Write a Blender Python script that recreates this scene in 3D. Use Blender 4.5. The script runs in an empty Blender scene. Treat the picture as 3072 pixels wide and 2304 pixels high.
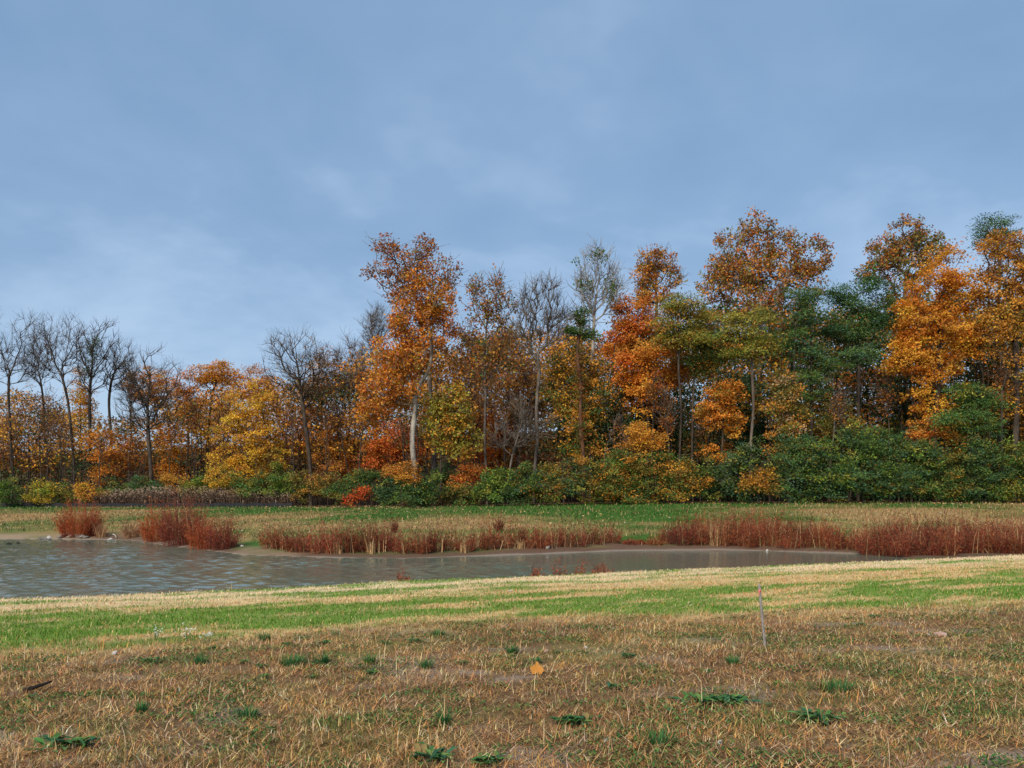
import bpy, math
import numpy as np
from mathutils import Vector

# ------------------------------------------------------------------ camera, sky, sun, exposure
scene = bpy.context.scene
COL = scene.collection
EYE, F, HOR = 1.6, 788.4, 500.0            # eye height; focal length and horizon row for a 1024x768 frame

cam = bpy.data.cameras.new('camera')
cam.sensor_width = 36.0
cam.lens = 36.0 * F / 1024.0
cam.shift_y = (HOR - 384.0) / 1024.0
cam.clip_start, cam.clip_end = 0.1, 3000.0
cam_ob = bpy.data.objects.new('camera', cam)
cam_ob.location = (0, 0, EYE)
cam_ob.rotation_euler = (math.radians(90), 0, 0)
COL.objects.link(cam_ob)
scene.camera = cam_ob

SUN_EL, SUN_AZ = math.radians(41), math.radians(208)      # behind the camera, a little to the left (azimuth from +Y, clockwise)
world = bpy.data.worlds.new('World')
scene.world = world
world.use_nodes = True
nt = world.node_tree
nt.nodes.clear()
def N(tree, t, **kw):
    n = tree.nodes.new(t)
    for k, v in kw.items():
        setattr(n, k, v)
    return n
def L(tree, a, b):
    tree.links.new(a, b)
out = N(nt, 'ShaderNodeOutputWorld')
bg = N(nt, 'ShaderNodeBackground')
bg.inputs['Strength'].default_value = 0.1
sky = N(nt, 'ShaderNodeTexSky', sky_type='NISHITA')
sky.sun_disc = False
sky.sun_elevation = SUN_EL
sky.sun_rotation = SUN_AZ
sky.air_density, sky.dust_density, sky.ozone_density = 1.0, 2.0, 1.5
geo = N(nt, 'ShaderNodeTexCoord')
sep = N(nt, 'ShaderNodeSeparateXYZ')
L(nt, geo.outputs['Generated'], sep.inputs[0])
def M(tree, op, a, b=None, clamp=False):
    n = N(tree, 'ShaderNodeMath', operation=op)
    n.use_clamp = clamp
    for i, v in enumerate((a, b)):
        if v is None: continue
        if isinstance(v, (int, float)): n.inputs[i].default_value = v
        else: L(tree, v, n.inputs[i])
    return n.outputs[0]
zc = M(nt, 'MAXIMUM', sep.outputs['Z'], 0.0)
den = M(nt, 'ADD', zc, 0.22)
comb = N(nt, 'ShaderNodeCombineXYZ')
L(nt, M(nt, 'DIVIDE', sep.outputs['X'], den), comb.inputs[0])
L(nt, M(nt, 'DIVIDE', sep.outputs['Y'], den), comb.inputs[1])
def noise(tree, vec, scale, detail=4, rough=0.5, dist=0.0):
    n = N(tree, 'ShaderNodeTexNoise')
    n.inputs['Scale'].default_value = scale
    n.inputs['Detail'].default_value = detail
    n.inputs['Roughness'].default_value = rough
    n.inputs['Distortion'].default_value = dist
    if vec is not None: L(tree, vec, n.inputs['Vector'])
    return n
n1 = noise(nt, comb.outputs[0], 1.3, 5, 0.55, 0.25)
n2 = noise(nt, comb.outputs[0], 0.45, 2, 0.5)
n3 = noise(nt, comb.outputs[0], 5.0, 4, 0.55, 0.2)
csum = M(nt, 'ADD', M(nt, 'ADD', M(nt, 'MULTIPLY', n1.outputs['Fac'], 0.92), M(nt, 'MULTIPLY', n2.outputs['Fac'], 0.42)), M(nt, 'MULTIPLY', n3.outputs['Fac'], 0.20))
low = M(nt, 'MULTIPLY', M(nt, 'POWER', M(nt, 'SUBTRACT', 1.0, zc), 6.0), 0.50)
csum = M(nt, 'ADD', csum, low)
ramp = N(nt, 'ShaderNodeValToRGB')
ramp.color_ramp.elements[0].position = 0.58
ramp.color_ramp.elements[0].color = (0.75, 1.28, 2.04, 1)
ramp.color_ramp.elements[1].position = 1.0
ramp.color_ramp.elements[1].color = (1.58, 2.16, 2.95, 1)
e = ramp.color_ramp.elements.new(0.80)
e.color = (0.97, 1.53, 2.31, 1)
L(nt, csum, ramp.inputs[0])
mix = N(nt, 'ShaderNodeMix', data_type='RGBA')
mix.inputs['Factor'].default_value = 0.85
L(nt, sky.outputs[0], mix.inputs[6])
L(nt, ramp.outputs[0], mix.inputs[7])
L(nt, mix.outputs[2], bg.inputs['Color'])
L(nt, bg.outputs[0], out.inputs['Surface'])

sun = bpy.data.lights.new('sun', 'SUN')
sun.energy = 1.5
sun.angle = math.radians(18)
sun.color = (1.0, 0.87, 0.68)
sun_ob = bpy.data.objects.new('sun', sun)
sd = Vector((math.sin(SUN_AZ) * math.cos(SUN_EL), math.cos(SUN_AZ) * math.cos(SUN_EL), math.sin(SUN_EL)))
sun_ob.rotation_euler = sd.to_track_quat('Z', 'Y').to_euler()
COL.objects.link(sun_ob)

scene.view_settings.view_transform = 'Standard'
scene.view_settings.look = 'None'
scene.view_settings.gamma = 1.0
scene.view_settings.exposure = 1.36
scene.render.engine = 'CYCLES'
scene.cycles.max_bounces = 5
scene.cycles.diffuse_bounces = 3
scene.cycles.glossy_bounces = 2
scene.cycles.transmission_bounces = 3
scene.cycles.transparent_max_bounces = 4

# ------------------------------------------------------------------ numpy noise
def _hash(ix, iy, seed):
    h = (ix.astype(np.int64) * 374761393 + iy.astype(np.int64) * 668265263 + seed * 974634797) & 0xFFFFFFFF
    h = ((h ^ (h >> 13)) * 1274126177) & 0xFFFFFFFF
    h = h ^ (h >> 16)
    return (h & 0xFFFF) / 65535.0
def vnoise(x, y, seed=0):
    x, y = np.asarray(x, float), np.asarray(y, float)
    ix, iy = np.floor(x), np.floor(y)
    fx, fy = x - ix, y - iy
    fx, fy = fx * fx * (3 - 2 * fx), fy * fy * (3 - 2 * fy)
    a, b = _hash(ix, iy, seed), _hash(ix + 1, iy, seed)
    c, d = _hash(ix, iy + 1, seed), _hash(ix + 1, iy + 1, seed)
    return (a * (1 - fx) + b * fx) * (1 - fy) + (c * (1 - fx) + d * fx) * fy
def fbm(x, y, seed=0, octv=4):
    s, a, tot = 0.0, 1.0, 0.0
    for o in range(octv):
        s = s + a * vnoise(x * 2 ** o + 17.3 * o, y * 2 ** o + 9.1 * o, seed + o)
        tot += a
        a *= 0.5
    return s / tot
def sstep(a, b, x):
    t = np.clip((x - a) / (b - a), 0, 1)
    return t * t * (3 - 2 * t)

# ------------------------------------------------------------------ terrain
WATER = -0.5
SHX = np.array([-120, -45, -27.5, -20.6, -17.4, -13.4, -10.2, -6.5, -4, 0.8, 4.7, 10.1, 14, 20, 40, 120])
SHY = np.array([60, 46, 42.4, 41.4, 38, 33.4, 29.8, 28.5, 28, 30.3, 32.6, 32.6, 30.3, 30.5, 34, 60.0])
def shore_y(X):
    return np.interp(X, SHX, SHY)
def edge_y(X):                              # where the wood begins
    return np.interp(X, [-200, -50, -20, 0, 20, 45, 200], [110, 76, 68, 60, 56, 53, 30])
def lip_t(X, Y):                            # metres this side of the lip of the near bank
    return (18.4 + 0.45 * X - Y) * 0.912
def zg(X, Y):
    X, Y = np.asarray(X, float), np.asarray(Y, float)
    t = lip_t(X, Y) + 0.5 * (fbm(X / 5, Y / 5, 31, 2) - 0.5)
    zn = -0.2 * (1 - np.clip(t / 9, 0, 1)) ** 1.5
    zn = np.where(t < 0, -0.2 - 0.30 * (-t) ** 1.15, zn)
    sy = shore_y(X) + 0.9 * (fbm(X / 2.2, Y * 0 + 3, 32, 3) - 0.5)
    ey = np.maximum(edge_y(X), sy + 4)
    r = (Y - sy) / (ey - sy)
    top = np.interp(X, [-60, -15, 10, 40], [0.95, 1.0, 1.35, 1.45])
    rr = np.clip(r, 0, 1.15)
    zf = WATER + 0.12 * sstep(0, 0.06, r) + (top - WATER - 0.12) * (0.35 * rr + 0.65 * np.sin(np.clip(rr, 0, 1) * math.pi / 2) ** 1.3)
    zf = np.where(r < 0, WATER + (Y - sy) * 0.22, zf)
    zf = zf + 12.0 * sstep(16, 80, Y - ey)
    zmin = np.interp(X, [-60, 11, 14.5, 60], [-1.6, -1.4, -0.40, -0.25])
    z = np.maximum(np.maximum(np.where(t > -14, zn, -9), zf), zmin)
    b = 0.05 * (fbm(X / 1.6, Y / 1.6, 33, 3) - 0.5) + 0.02 * (fbm(X / 0.35, Y / 0.35, 34, 2) - 0.5)
    return z + b * np.clip(1 + (t + 2) / 6, 0.35, 1)
def ray(px, py, Y):
    return (px - 512.0) / F * Y, EYE - (py - HOR) / F * Y
def hit(px, py, y0=3.0, y1=110.0):
    Ys = np.linspace(y0, y1, 4000)
    X, Z = ray(px, py, Ys)
    g = zg(X, Ys) >= Z
    i = int(np.argmax(g)) if g.any() else len(Ys) - 1
    return float(X[i]), float(Ys[i]), float(zg(X[i], Ys[i]))

# ------------------------------------------------------------------ mesh helpers
class Buf:
    def __init__(self):
        self.v, self.c, self.f, self.n = [], [], {3: [], 4: []}, 0
    def add(self, verts, faces, col):
        verts = np.asarray(verts, np.float32).reshape(-1, 3)
        faces = np.asarray(faces, np.int32)
        self.f[faces.shape[1]].append(faces + self.n)
        self.v.append(verts)
        col = np.asarray(col, np.float32)
        if col.ndim == 1: col = np.tile(col, (len(verts), 1))
        self.c.append(col)
        self.n += len(verts)
    def mesh(self, name, smooth=False):
        me = bpy.data.meshes.new(name)
        v = np.concatenate(self.v)
        c = np.concatenate(self.c)
        f3 = np.concatenate(self.f[3]) if self.f[3] else np.zeros((0, 3), np.int32)
        f4 = np.concatenate(self.f[4]) if self.f[4] else np.zeros((0, 4), np.int32)
        me.vertices.add(len(v))
        me.vertices.foreach_set('co', v.ravel())
        loops = np.concatenate([f3.ravel(), f4.ravel()])
        me.loops.add(len(loops))
        me.loops.foreach_set('vertex_index', loops)
        nf = len(f3) + len(f4)
        me.polygons.add(nf)
        start = np.concatenate([np.arange(len(f3)) * 3, len(f3) * 3 + np.arange(len(f4)) * 4]).astype(np.int32)
        me.polygons.foreach_set('loop_start', start)
        if smooth: me.polygons.foreach_set('use_smooth', np.ones(nf, bool))
        at = me.color_attributes.new('col', 'FLOAT_COLOR', 'POINT')
        at.data.foreach_set('color', np.concatenate([c, np.ones((len(c), 1), np.float32)], 1).ravel())
        me.update()
        me.validate()
        return me
def obj(name, me, mat, parent=None, loc=None):
    o = bpy.data.objects.new(name, me)
    if me is not None and not me.materials: me.materials.append(mat)
    if parent is not None: o.parent = parent
    if loc is not None: o.location = loc
    COL.objects.link(o)
    return o
def tag(o, label=None, cat=None, group=None, kind=None):
    for k, v in (('label', label), ('category', cat), ('group', group), ('kind', kind)):
        if v: o[k] = v
    return o
def thing(name, label, cat, loc, group=None):
    o = bpy.data.objects.new(name, None)
    o.empty_display_size = 0.2
    o.location = loc
    COL.objects.link(o)
    return tag(o, label, cat, group)
def unit(a):
    return a / np.maximum(np.linalg.norm(a, axis=-1, keepdims=True), 1e-9)
def kites(buf, P, axis, nrm, ln, wd, col, fold=0.15):
    """leaf-shaped faces: P base, axis direction, nrm rough normal"""
    n = len(P)
    axis = unit(axis)
    side = unit(np.cross(axis, nrm))
    nn = np.cross(side, axis)
    ln, wd = np.broadcast_to(ln, n)[:, None], np.broadcast_to(wd, n)[:, None]
    m = P + axis * ln * 0.45 + nn * ln * fold
    V = np.stack([P, m - side * wd * 0.5, P + axis * ln, m + side * wd * 0.5], 1).reshape(-1, 3)
    Fc = np.arange(n)[:, None] * 4 + np.array([0, 1, 2, 3])
    buf.add(V, Fc, np.repeat(col, 4, 0))
def flakes(buf, P, axis, nrm, ln, wd, col):
    """far leaves: one triangle each, broad end outwards"""
    n = len(P)
    axis = unit(axis)
    side = unit(np.cross(axis, nrm))
    ln, wd = np.broadcast_to(ln, n)[:, None], np.broadcast_to(wd, n)[:, None]
    q = 0.3 + 0.5 * ((np.arange(n) * 0.618) % 1.0)[:, None]
    V = np.stack([P, P + axis * ln * (0.55 + 0.5 * q) - side * wd * 0.55, P + axis * ln * (1.2 - 0.5 * q) + side * wd * 0.55], 1).reshape(-1, 3)
    buf.add(V, np.arange(n)[:, None] * 3 + np.array([0, 1, 2]), np.repeat(col, 3, 0))
def slips(buf, P, d, ln, wd, bend, col):
    """far or lying blades: one triangle each"""
    n = len(P)
    side = np.stack([-d[:, 1], d[:, 0], np.zeros(n)], 1) * wd[:, None] / 2
    h = np.sqrt(np.maximum(1 - np.minimum(bend, .995) ** 2, 0.005))
    tip = P + np.stack([d[:, 0] * ln * bend, d[:, 1] * ln * bend, ln * h], 1)
    V = np.stack([P - side, P + side, tip], 1).reshape(-1, 3)
    buf.add(V, np.arange(n)[:, None] * 3 + np.array([0, 1, 2]), np.repeat(col, 3, 0))
def blades(buf, P, d, ln, wd, bend, col, tipcol=None):
    """grass blades: two-step ribbons; d = unit lean direction (x,y), bend = how far the tip leans / length"""
    n = len(P)
    side = np.stack([-d[:, 1], d[:, 0], np.zeros(n)], 1)
    d3 = np.concatenate([d, np.zeros((n, 1))], 1)
    ln, wd, bend = ln[:, None], wd[:, None], bend[:, None]
    up = np.array([0, 0, 1.0])
    h = np.sqrt(np.maximum(1 - np.minimum(bend, 0.99) ** 2, 0.02))
    m = P + up * ln * h * 0.6 + d3 * ln * bend * 0.35
    t = P + up * ln * h + d3 * ln * bend
    V = np.stack([P - side * wd / 2, P + side * wd / 2, m + side * wd * 0.42, m - side * wd * 0.42, t], 1).reshape(-1, 3)
    k = np.arange(n)[:, None] * 5
    c = np.repeat(col, 5, 0)
    if tipcol is not None:
        c = c.reshape(n, 5, 3).copy()
        c[:, 4] = tipcol
        c = c.reshape(-1, 3)
    b0 = buf.n
    buf.add(V, k + np.array([0, 1, 2, 3]), c)
    f3 = (k + np.array([3, 2, 4])).astype(np.int32) + b0
    buf.f[3].append(f3)
def tubes(buf, p0, p1, t0, t1, r0, r1, k, col):
    n = len(p0)
    if n == 0: return
    def ring(p, t, r):
        ref = np.where(np.abs(t[:, :1]) > 0.9, np.array([[0, 1.0, 0]]), np.array([[1.0, 0, 0]]))
        u = unit(np.cross(t, ref))
        w = np.cross(t, u)
        a = np.arange(k) * 2 * math.pi / k
        return p[:, None] + r[:, None, None] * (np.cos(a)[None, :, None] * u[:, None] + np.sin(a)[None, :, None] * w[:, None])
    V = np.concatenate([ring(p0, t0, r0), ring(p1, t1, r1)], 1).reshape(-1, 3)
    j = np.arange(k)
    fc = np.stack([j, (j + 1) % k, (j + 1) % k + k, j + k], 1)
    Fc = (np.arange(n)[:, None, None] * (2 * k) + fc[None]).reshape(-1, 4)
    buf.add(V, Fc, np.repeat(col, 2 * k, 0) if np.ndim(col) == 2 else col)

# ------------------------------------------------------------------ materials
def new_mat(name):
    m = bpy.data.materials.new(name)
    m.use_nodes = True
    t = m.node_tree
    t.nodes.clear()
    o = N(t, 'ShaderNodeOutputMaterial')
    return m, t, o
def leaf_mat(name, trans=0.3, rough=0.6):
    m, t, o = new_mat(name)
    a = N(t, 'ShaderNodeAttribute', attribute_name='col')
    p = N(t, 'ShaderNodeBsdfPrincipled')
    p.inputs['Roughness'].default_value = rough
    p.inputs['Specular IOR Level'].default_value = 0.25
    tr = N(t, 'ShaderNodeBsdfTranslucent')
    mx = N(t, 'ShaderNodeMixShader')
    mx.inputs[0].default_value = trans
    L(t, a.outputs['Color'], p.inputs['Base Color'])
    L(t, a.outputs['Color'], tr.inputs['Color'])
    L(t, p.outputs[0], mx.inputs[1])
    L(t, tr.outputs[0], mx.inputs[2])
    L(t, mx.outputs[0], o.inputs['Surface'])
    return m
def bark_mat(name, c1, c2, scale=3.0, sharp=0.1):
    m, t, o = new_mat(name)
    tc = N(t, 'ShaderNodeTexCoord')
    mp = N(t, 'ShaderNodeMapping')
    mp.inputs['Scale'].default_value = (1, 1, 0.35)
    L(t, tc.outputs['Object'], mp.inputs[0])
    n = noise(t, mp.outputs[0], scale, 5, 0.6)
    r = N(t, 'ShaderNodeValToRGB')
    r.color_ramp.elements[0].position = 0.5 - sharp
    r.color_ramp.elements[0].color = (*c1, 1)
    r.color_ramp.elements[1].position = 0.5 + sharp
    r.color_ramp.elements[1].color = (*c2, 1)
    p = N(t, 'ShaderNodeBsdfPrincipled')
    p.inputs['Roughness'].default_value = 0.9
    p.inputs['Specular IOR Level'].default_value = 0.15
    nb = noise(t, mp.outputs[0], scale * 6, 4, 0.6)
    bp = N(t, 'ShaderNodeBump')
    bp.inputs['Strength'].default_value = 0.6
    bp.inputs['Distance'].default_value = 0.05
    L(t, nb.outputs['Fac'], bp.inputs['Height'])
    L(t, bp.outputs[0], p.inputs['Normal'])
    L(t, n.outputs['Fac'], r.inputs[0])
    L(t, r.outputs[0], p.inputs['Base Color'])
    L(t, p.outputs[0], o.inputs['Surface'])
    return m
LEAF = leaf_mat('autumn_leaf', 0.32)
GRASS = leaf_mat('grass_blade', 0.25, 0.7)
BARK = bark_mat('dark_bark', (0.035, 0.027, 0.022), (0.095, 0.075, 0.06))
BARKG = bark_mat('grey_bark', (0.075, 0.06, 0.05), (0.18, 0.15, 0.125))
BARKW = bark_mat('sycamore_bark', (0.12, 0.098, 0.08), (0.40, 0.365, 0.32), 2.6, 0.12)
BARKR = bark_mat('vine_red_bark', (0.06, 0.035, 0.025), (0.17, 0.08, 0.045))

def ground_mat():
    m, t, o = new_mat('ground_soil_and_thatch')
    a = N(t, 'ShaderNodeAttribute', attribute_name='col')
    tc = N(t, 'ShaderNodeTexCoord')
    n = noise(t, tc.outputs['Object'], 14, 6, 0.7)
    nf = noise(t, tc.outputs['Object'], 60, 4, 0.7)
    mr = N(t, 'ShaderNodeMapRange')
    mr.inputs['From Min'].default_value, mr.inputs['From Max'].default_value = 0.3, 0.7
    mr.inputs['To Min'].default_value, mr.inputs['To Max'].default_value = 0.6, 1.35
    sm = M(t, 'ADD', M(t, 'MULTIPLY', n.outputs['Fac'], 0.55), M(t, 'MULTIPLY', nf.outputs['Fac'], 0.45))
    L(t, sm, mr.inputs[0])
    vm = N(t, 'ShaderNodeVectorMath', operation='SCALE')
    L(t, a.outputs['Color'], vm.inputs[0])
    L(t, mr.outputs[0], vm.inputs['Scale'])
    p = N(t, 'ShaderNodeBsdfPrincipled')
    p.inputs['Roughness'].default_value = 0.95
    p.inputs['Specular IOR Level'].default_value = 0.1
    bp = N(t, 'ShaderNodeBump')
    bp.inputs['Strength'].default_value = 0.7
    bp.inputs['Distance'].default_value = 0.03
    L(t, sm, bp.inputs['Height'])
    L(t, bp.outputs[0], p.inputs['Normal'])
    L(t, vm.outputs[0], p.inputs['Base Color'])
    L(t, p.outputs[0], o.inputs['Surface'])
    return m
GROUND = ground_mat()

def water_mat():
    m, t, o = new_mat('pond_water')
    tc = N(t, 'ShaderNodeTexCoord')
    mp = N(t, 'ShaderNodeMapping')
    mp.inputs['Scale'].default_value = (1.25, 0.5, 1.0)
    mp.inputs['Rotation'].default_value = (0, 0, math.radians(12))
    L(t, tc.outputs['Object'], mp.inputs[0])
    a = noise(t, mp.outputs[0], 5.0, 3, 0.6, 0.5)
    bp = N(t, 'ShaderNodeBump')
    bp.inputs['Distance'].default_value = 0.03
    bp.inputs['Strength'].default_value = 0.5
    L(t, a.outputs['Fac'], bp.inputs['Height'])
    p = N(t, 'ShaderNodeBsdfPrincipled')
    p.inputs['Base Color'].default_value = (0.125, 0.165, 0.13, 1)
    p.inputs['Roughness'].default_value = 0.05
    p.inputs['IOR'].default_value = 1.33
    L(t, bp.outputs[0], p.inputs['Normal'])
    L(t, p.outputs[0], o.inputs['Surface'])
    return m
WATERM = water_mat()
def plain(name, c1, c2, scale=8, rough=0.8):
    return bark_mat(name, c1, c2, scale, 0.2)

# ------------------------------------------------------------------ ground colour fields
def near_fields(X, Y):
    """green share and zone weights on the near bank"""
    t = lip_t(X, Y)
    u = X
    b0 = np.interp(u, [-9, -6, 0, 5, 10], [3.7, 3.8, 4.1, 5.2, 5.8])
    b1 = np.interp(u, [-9, -6, -3, 0, 5, 10], [6.5, 6.6, 7.0, 6.6, 8.4, 9.2])
    wob = 0.9 * (fbm(u / 2.5, t / 2.5, 41, 3) - 0.5)
    n1 = fbm(u / 1.7 + 1.2 * fbm(u / 3, t / 1.5, 45, 2), t / 0.48 + 1.5 * fbm(u / 1.5, t / 2, 46, 2), 42, 4)
    n2 = fbm(u / 0.8, t / 0.35, 43, 3)
    band = sstep(b0 - 0.5, b0 + 0.3, t + wob) * (1 - sstep(b1 - 0.3, b1 + 0.4, t + wob))
    rough = sstep(b1 - 0.5, b1 + 1.1, t + wob + 0.9 * (n2 - 0.5))                 # the brown rough ground nearer the camera
    g = 0.31 + 0.46 * band + 3.2 * (n1 - 0.5) + 1.6 * (n2 - 0.5)
    g = g - 0.26 * (1 - sstep(0.8, 2.4, t)) - 0.28 * sstep(1, 4, u) * (1 - sstep(3.0, 5.0, t))
    g = g + 0.8 * (1 - sstep(0.0, 0.5, np.abs(t - 0.05))) * sstep(0.4, 0.6, fbm(u / 2.0, t * 0, 44, 2))
    g = g * (1 - rough)
    return t, np.clip(g, 0, 1), rough, band
STRAW, PALE = np.array([0.62, 0.45, 0.21]), np.array([0.76, 0.59, 0.36])
TAN, BROWN, ORTAN = np.array([0.56, 0.345, 0.16]), np.array([0.34, 0.18, 0.08]), np.array([0.60, 0.30, 0.095])
GREENA, GREENB, OLIVE = np.array([0.076, 0.212, 0.016]), np.array([0.21, 0.315, 0.04]), np.array([0.20, 0.20, 0.055])
def lerp(a, b, f):
    return a + (b - a) * np.asarray(f)[..., None]
def ground_col(X, Y):
    t, g, rough, band = near_fields(X, Y)
    pale = (1 - sstep(1.0, 4.0, t))[..., None]
    lawn = lerp(STRAW * (1 - pale) + PALE * pale, GREENA * 1.1, np.clip(g, 0, .8))
    shaded_soil = np.array([0.19, 0.118, 0.060])  # soil colour toned dark to stand in for contact shade under the blades
    gs = 0.7 * sstep(0.58, 0.72, fbm(X / 1.1, Y / 0.6, 51, 4))
    br = lerp(np.broadcast_to(shaded_soil, X.shape + (3,)), np.array([0.36, 0.30, 0.25]), gs)
    br = lerp(br, OLIVE, 0.5 * sstep(0.5, 0.7, fbm(X / 0.9, Y / 0.9, 52, 3)))
    near = lawn * (1 - rough[..., None]) + br * rough[..., None]
    # far bank
    sy, ey = shore_y(X), edge_y(X)
    r = (Y - sy) / np.maximum(ey - sy, 4)
    nf = fbm(X / 7, Y / 4, 61, 4)
    nf2 = fbm(X / 1.6, Y / 1.0, 62, 3)
    gf = 0.36 + 2.4 * (nf - 0.5) + 1.3 * (nf2 - 0.5) + 0.75 * sstep(0.55, 0.9, r)
    gf = gf + 0.45 * sstep(-3, 4, X) * (1 - sstep(13, 20, X)) + 0.2 * sstep(-14, -11, X) * (1 - sstep(-8, -5, X)) - 0.25 * (1 - sstep(-30, -18, X)) - 0.55 * sstep(14, 22, X)
    far = lerp(np.array([0.32, 0.215, 0.095]), np.array([0.05, 0.125, 0.02]), np.clip(gf, 0, 1))
    mud = np.array([0.13, 0.080, 0.055])
    sand = np.array([0.31, 0.225, 0.15])
    mud = lerp(np.broadcast_to(mud, X.shape + (3,)), sand, np.clip(sstep(-21, -25, X) + 0.6 * sstep(-11.5, -10.5, X) * (1 - sstep(-8.6, -7.6, X)), 0, 1))
    far = lerp(far, mud, (1 - sstep(0.03, 0.10, r + 0.10 * (nf2 - 0.5))) * sstep(-1.2, -0.6, r + 0 * X) )
    rim = np.array([0.30, 0.255, 0.21])
    far = lerp(far, rim, (1 - sstep(0.002, 0.012, np.abs(r - 0.004))) * 0.8)
    litter = np.array([0.10, 0.065, 0.035])
    far = lerp(far, litter, sstep(0.985, 1.01, r))
    isfar = sstep(-0.6, -0.2, (Y - sy) / 6.0) * (t < -1.5)
    wet = np.array([0.10, 0.085, 0.05])
    near = lerp(near, wet, sstep(0.8, 1.6, -t))
    return lerp(near, far, isfar)

# ground sheet: fine rows near the camera and on the visible slopes, coarse to the horizon
def spaced(parts):
    return np.unique(np.round(np.concatenate([np.arange(a, b, s) for a, b, s in parts]), 4))
gx = spaced([(-900, -120, 60), (-120, -40, 4), (-40, -14, 0.6), (-14, 14, 0.2), (14, 40, 0.6), (40, 120, 4), (120, 901, 60)])
gy = spaced([(-60, -5, 5), (-5, 3, 0.5), (3, 20, 0.16), (20, 27, 0.35), (27, 44, 0.22), (44, 80, 0.6), (80, 140, 4), (140, 1500, 80)])
GX, GY = np.meshgrid(gx, gy)
GZ = zg(GX, GY)
buf = Buf()
nx, ny = len(gx), len(gy)
ii = np.arange(nx * ny).reshape(ny, nx)
quads = np.stack([ii[:-1, :-1], ii[:-1, 1:], ii[1:, 1:], ii[1:, :-1]], -1).reshape(-1, 4)
buf.add(np.stack([GX, GY, GZ], -1), quads, ground_col(GX, GY).reshape(-1, 3))
tag(obj('ground', buf.mesh('ground', True), GROUND), kind='structure')

# pond: real ripples, wind-ruffled on the open left, calmer in the lee on the right and under the far bank
b = Buf()
wu = spaced([(-4, -0.86, 0.16), (-0.86, 0.605, 0.0044)])
wy = spaced([(8, 13, 0.5), (13, 34, 0.135), (34, 45, 0.2), (45, 64.5, 1.2)])
WU, WY = np.meshgrid(wu, wy)
WX = WU * (WY + 4.0)
wr = np.random.default_rng(55)
ruf = 0.16 + 0.84 * sstep(-0.5, 0.9, -0.14 * (WX - 1.0) - 0.13 * (WY - shore_y(WX) + 5.0) + 2.2 * (fbm(WX / 6, WY / 5, 56, 3) - 0.5))
ruf = ruf * (0.55 + 0.9 * fbm(WX / 1.8, WY / 2.6, 57, 2))
wob = 1.4 * fbm(WX / 2.5, WY / 2.5, 58, 2)
WZ = np.zeros_like(WX)
for k in range(16):
    lam = 0.33 * (2.6 ** wr.random())
    th = math.radians(78) + wr.normal(0, 0.55)
    kk = 2 * math.pi / lam
    WZ += (0.038 * lam / math.sqrt(16) * 1.9) / 2.1 * np.sin(kk * (math.cos(th) * WX + math.sin(th) * WY) + wr.random() * 6.283 + wob * (2 + 2 * wr.random()))
WZ = WATER + 0.85 * WZ * ruf
ii = np.arange(WX.size).reshape(WX.shape)
b.add(np.stack([WX, WY, WZ], -1), np.stack([ii[:-1, :-1], ii[:-1, 1:], ii[1:, 1:], ii[1:, :-1]], -1).reshape(-1, 4), (0.1, 0.1, 0.05))
tag(obj('pond_water', b.mesh('pond_water', True), WATERM), kind='structure')

# ------------------------------------------------------------------ grass (uncountable: stuff)
rng = np.random.default_rng(7)
def jit(col, amt, n):
    return np.clip(col * (1 + rng.normal(0, amt, (n, 1))) * (1 + rng.normal(0, amt * 0.35, (n, 3))), 0.004, 0.95)
def in_view(n, ymin, ymax, power=2.0, spread=0.72):
    """random ground points in the camera's wedge, thinner with distance"""
    a = rng.random(n)
    k = 2.0 - power
    Y = np.exp(np.log(ymin) + a * (np.log(ymax) - np.log(ymin))) if abs(k) < 1e-6 else (ymin ** k + a * (ymax ** k - ymin ** k)) ** (1 / k)
    X = (rng.random(n) * 2 - 1) * spread * (Y + 0.8)
    return X, Y
def pick(pal, w, n):
    w = np.asarray(w, float)
    c = np.cumsum(w / w.sum())
    return np.asarray(pal)[np.searchsorted(c, rng.random(n)).clip(0, len(pal) - 1)]

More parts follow.
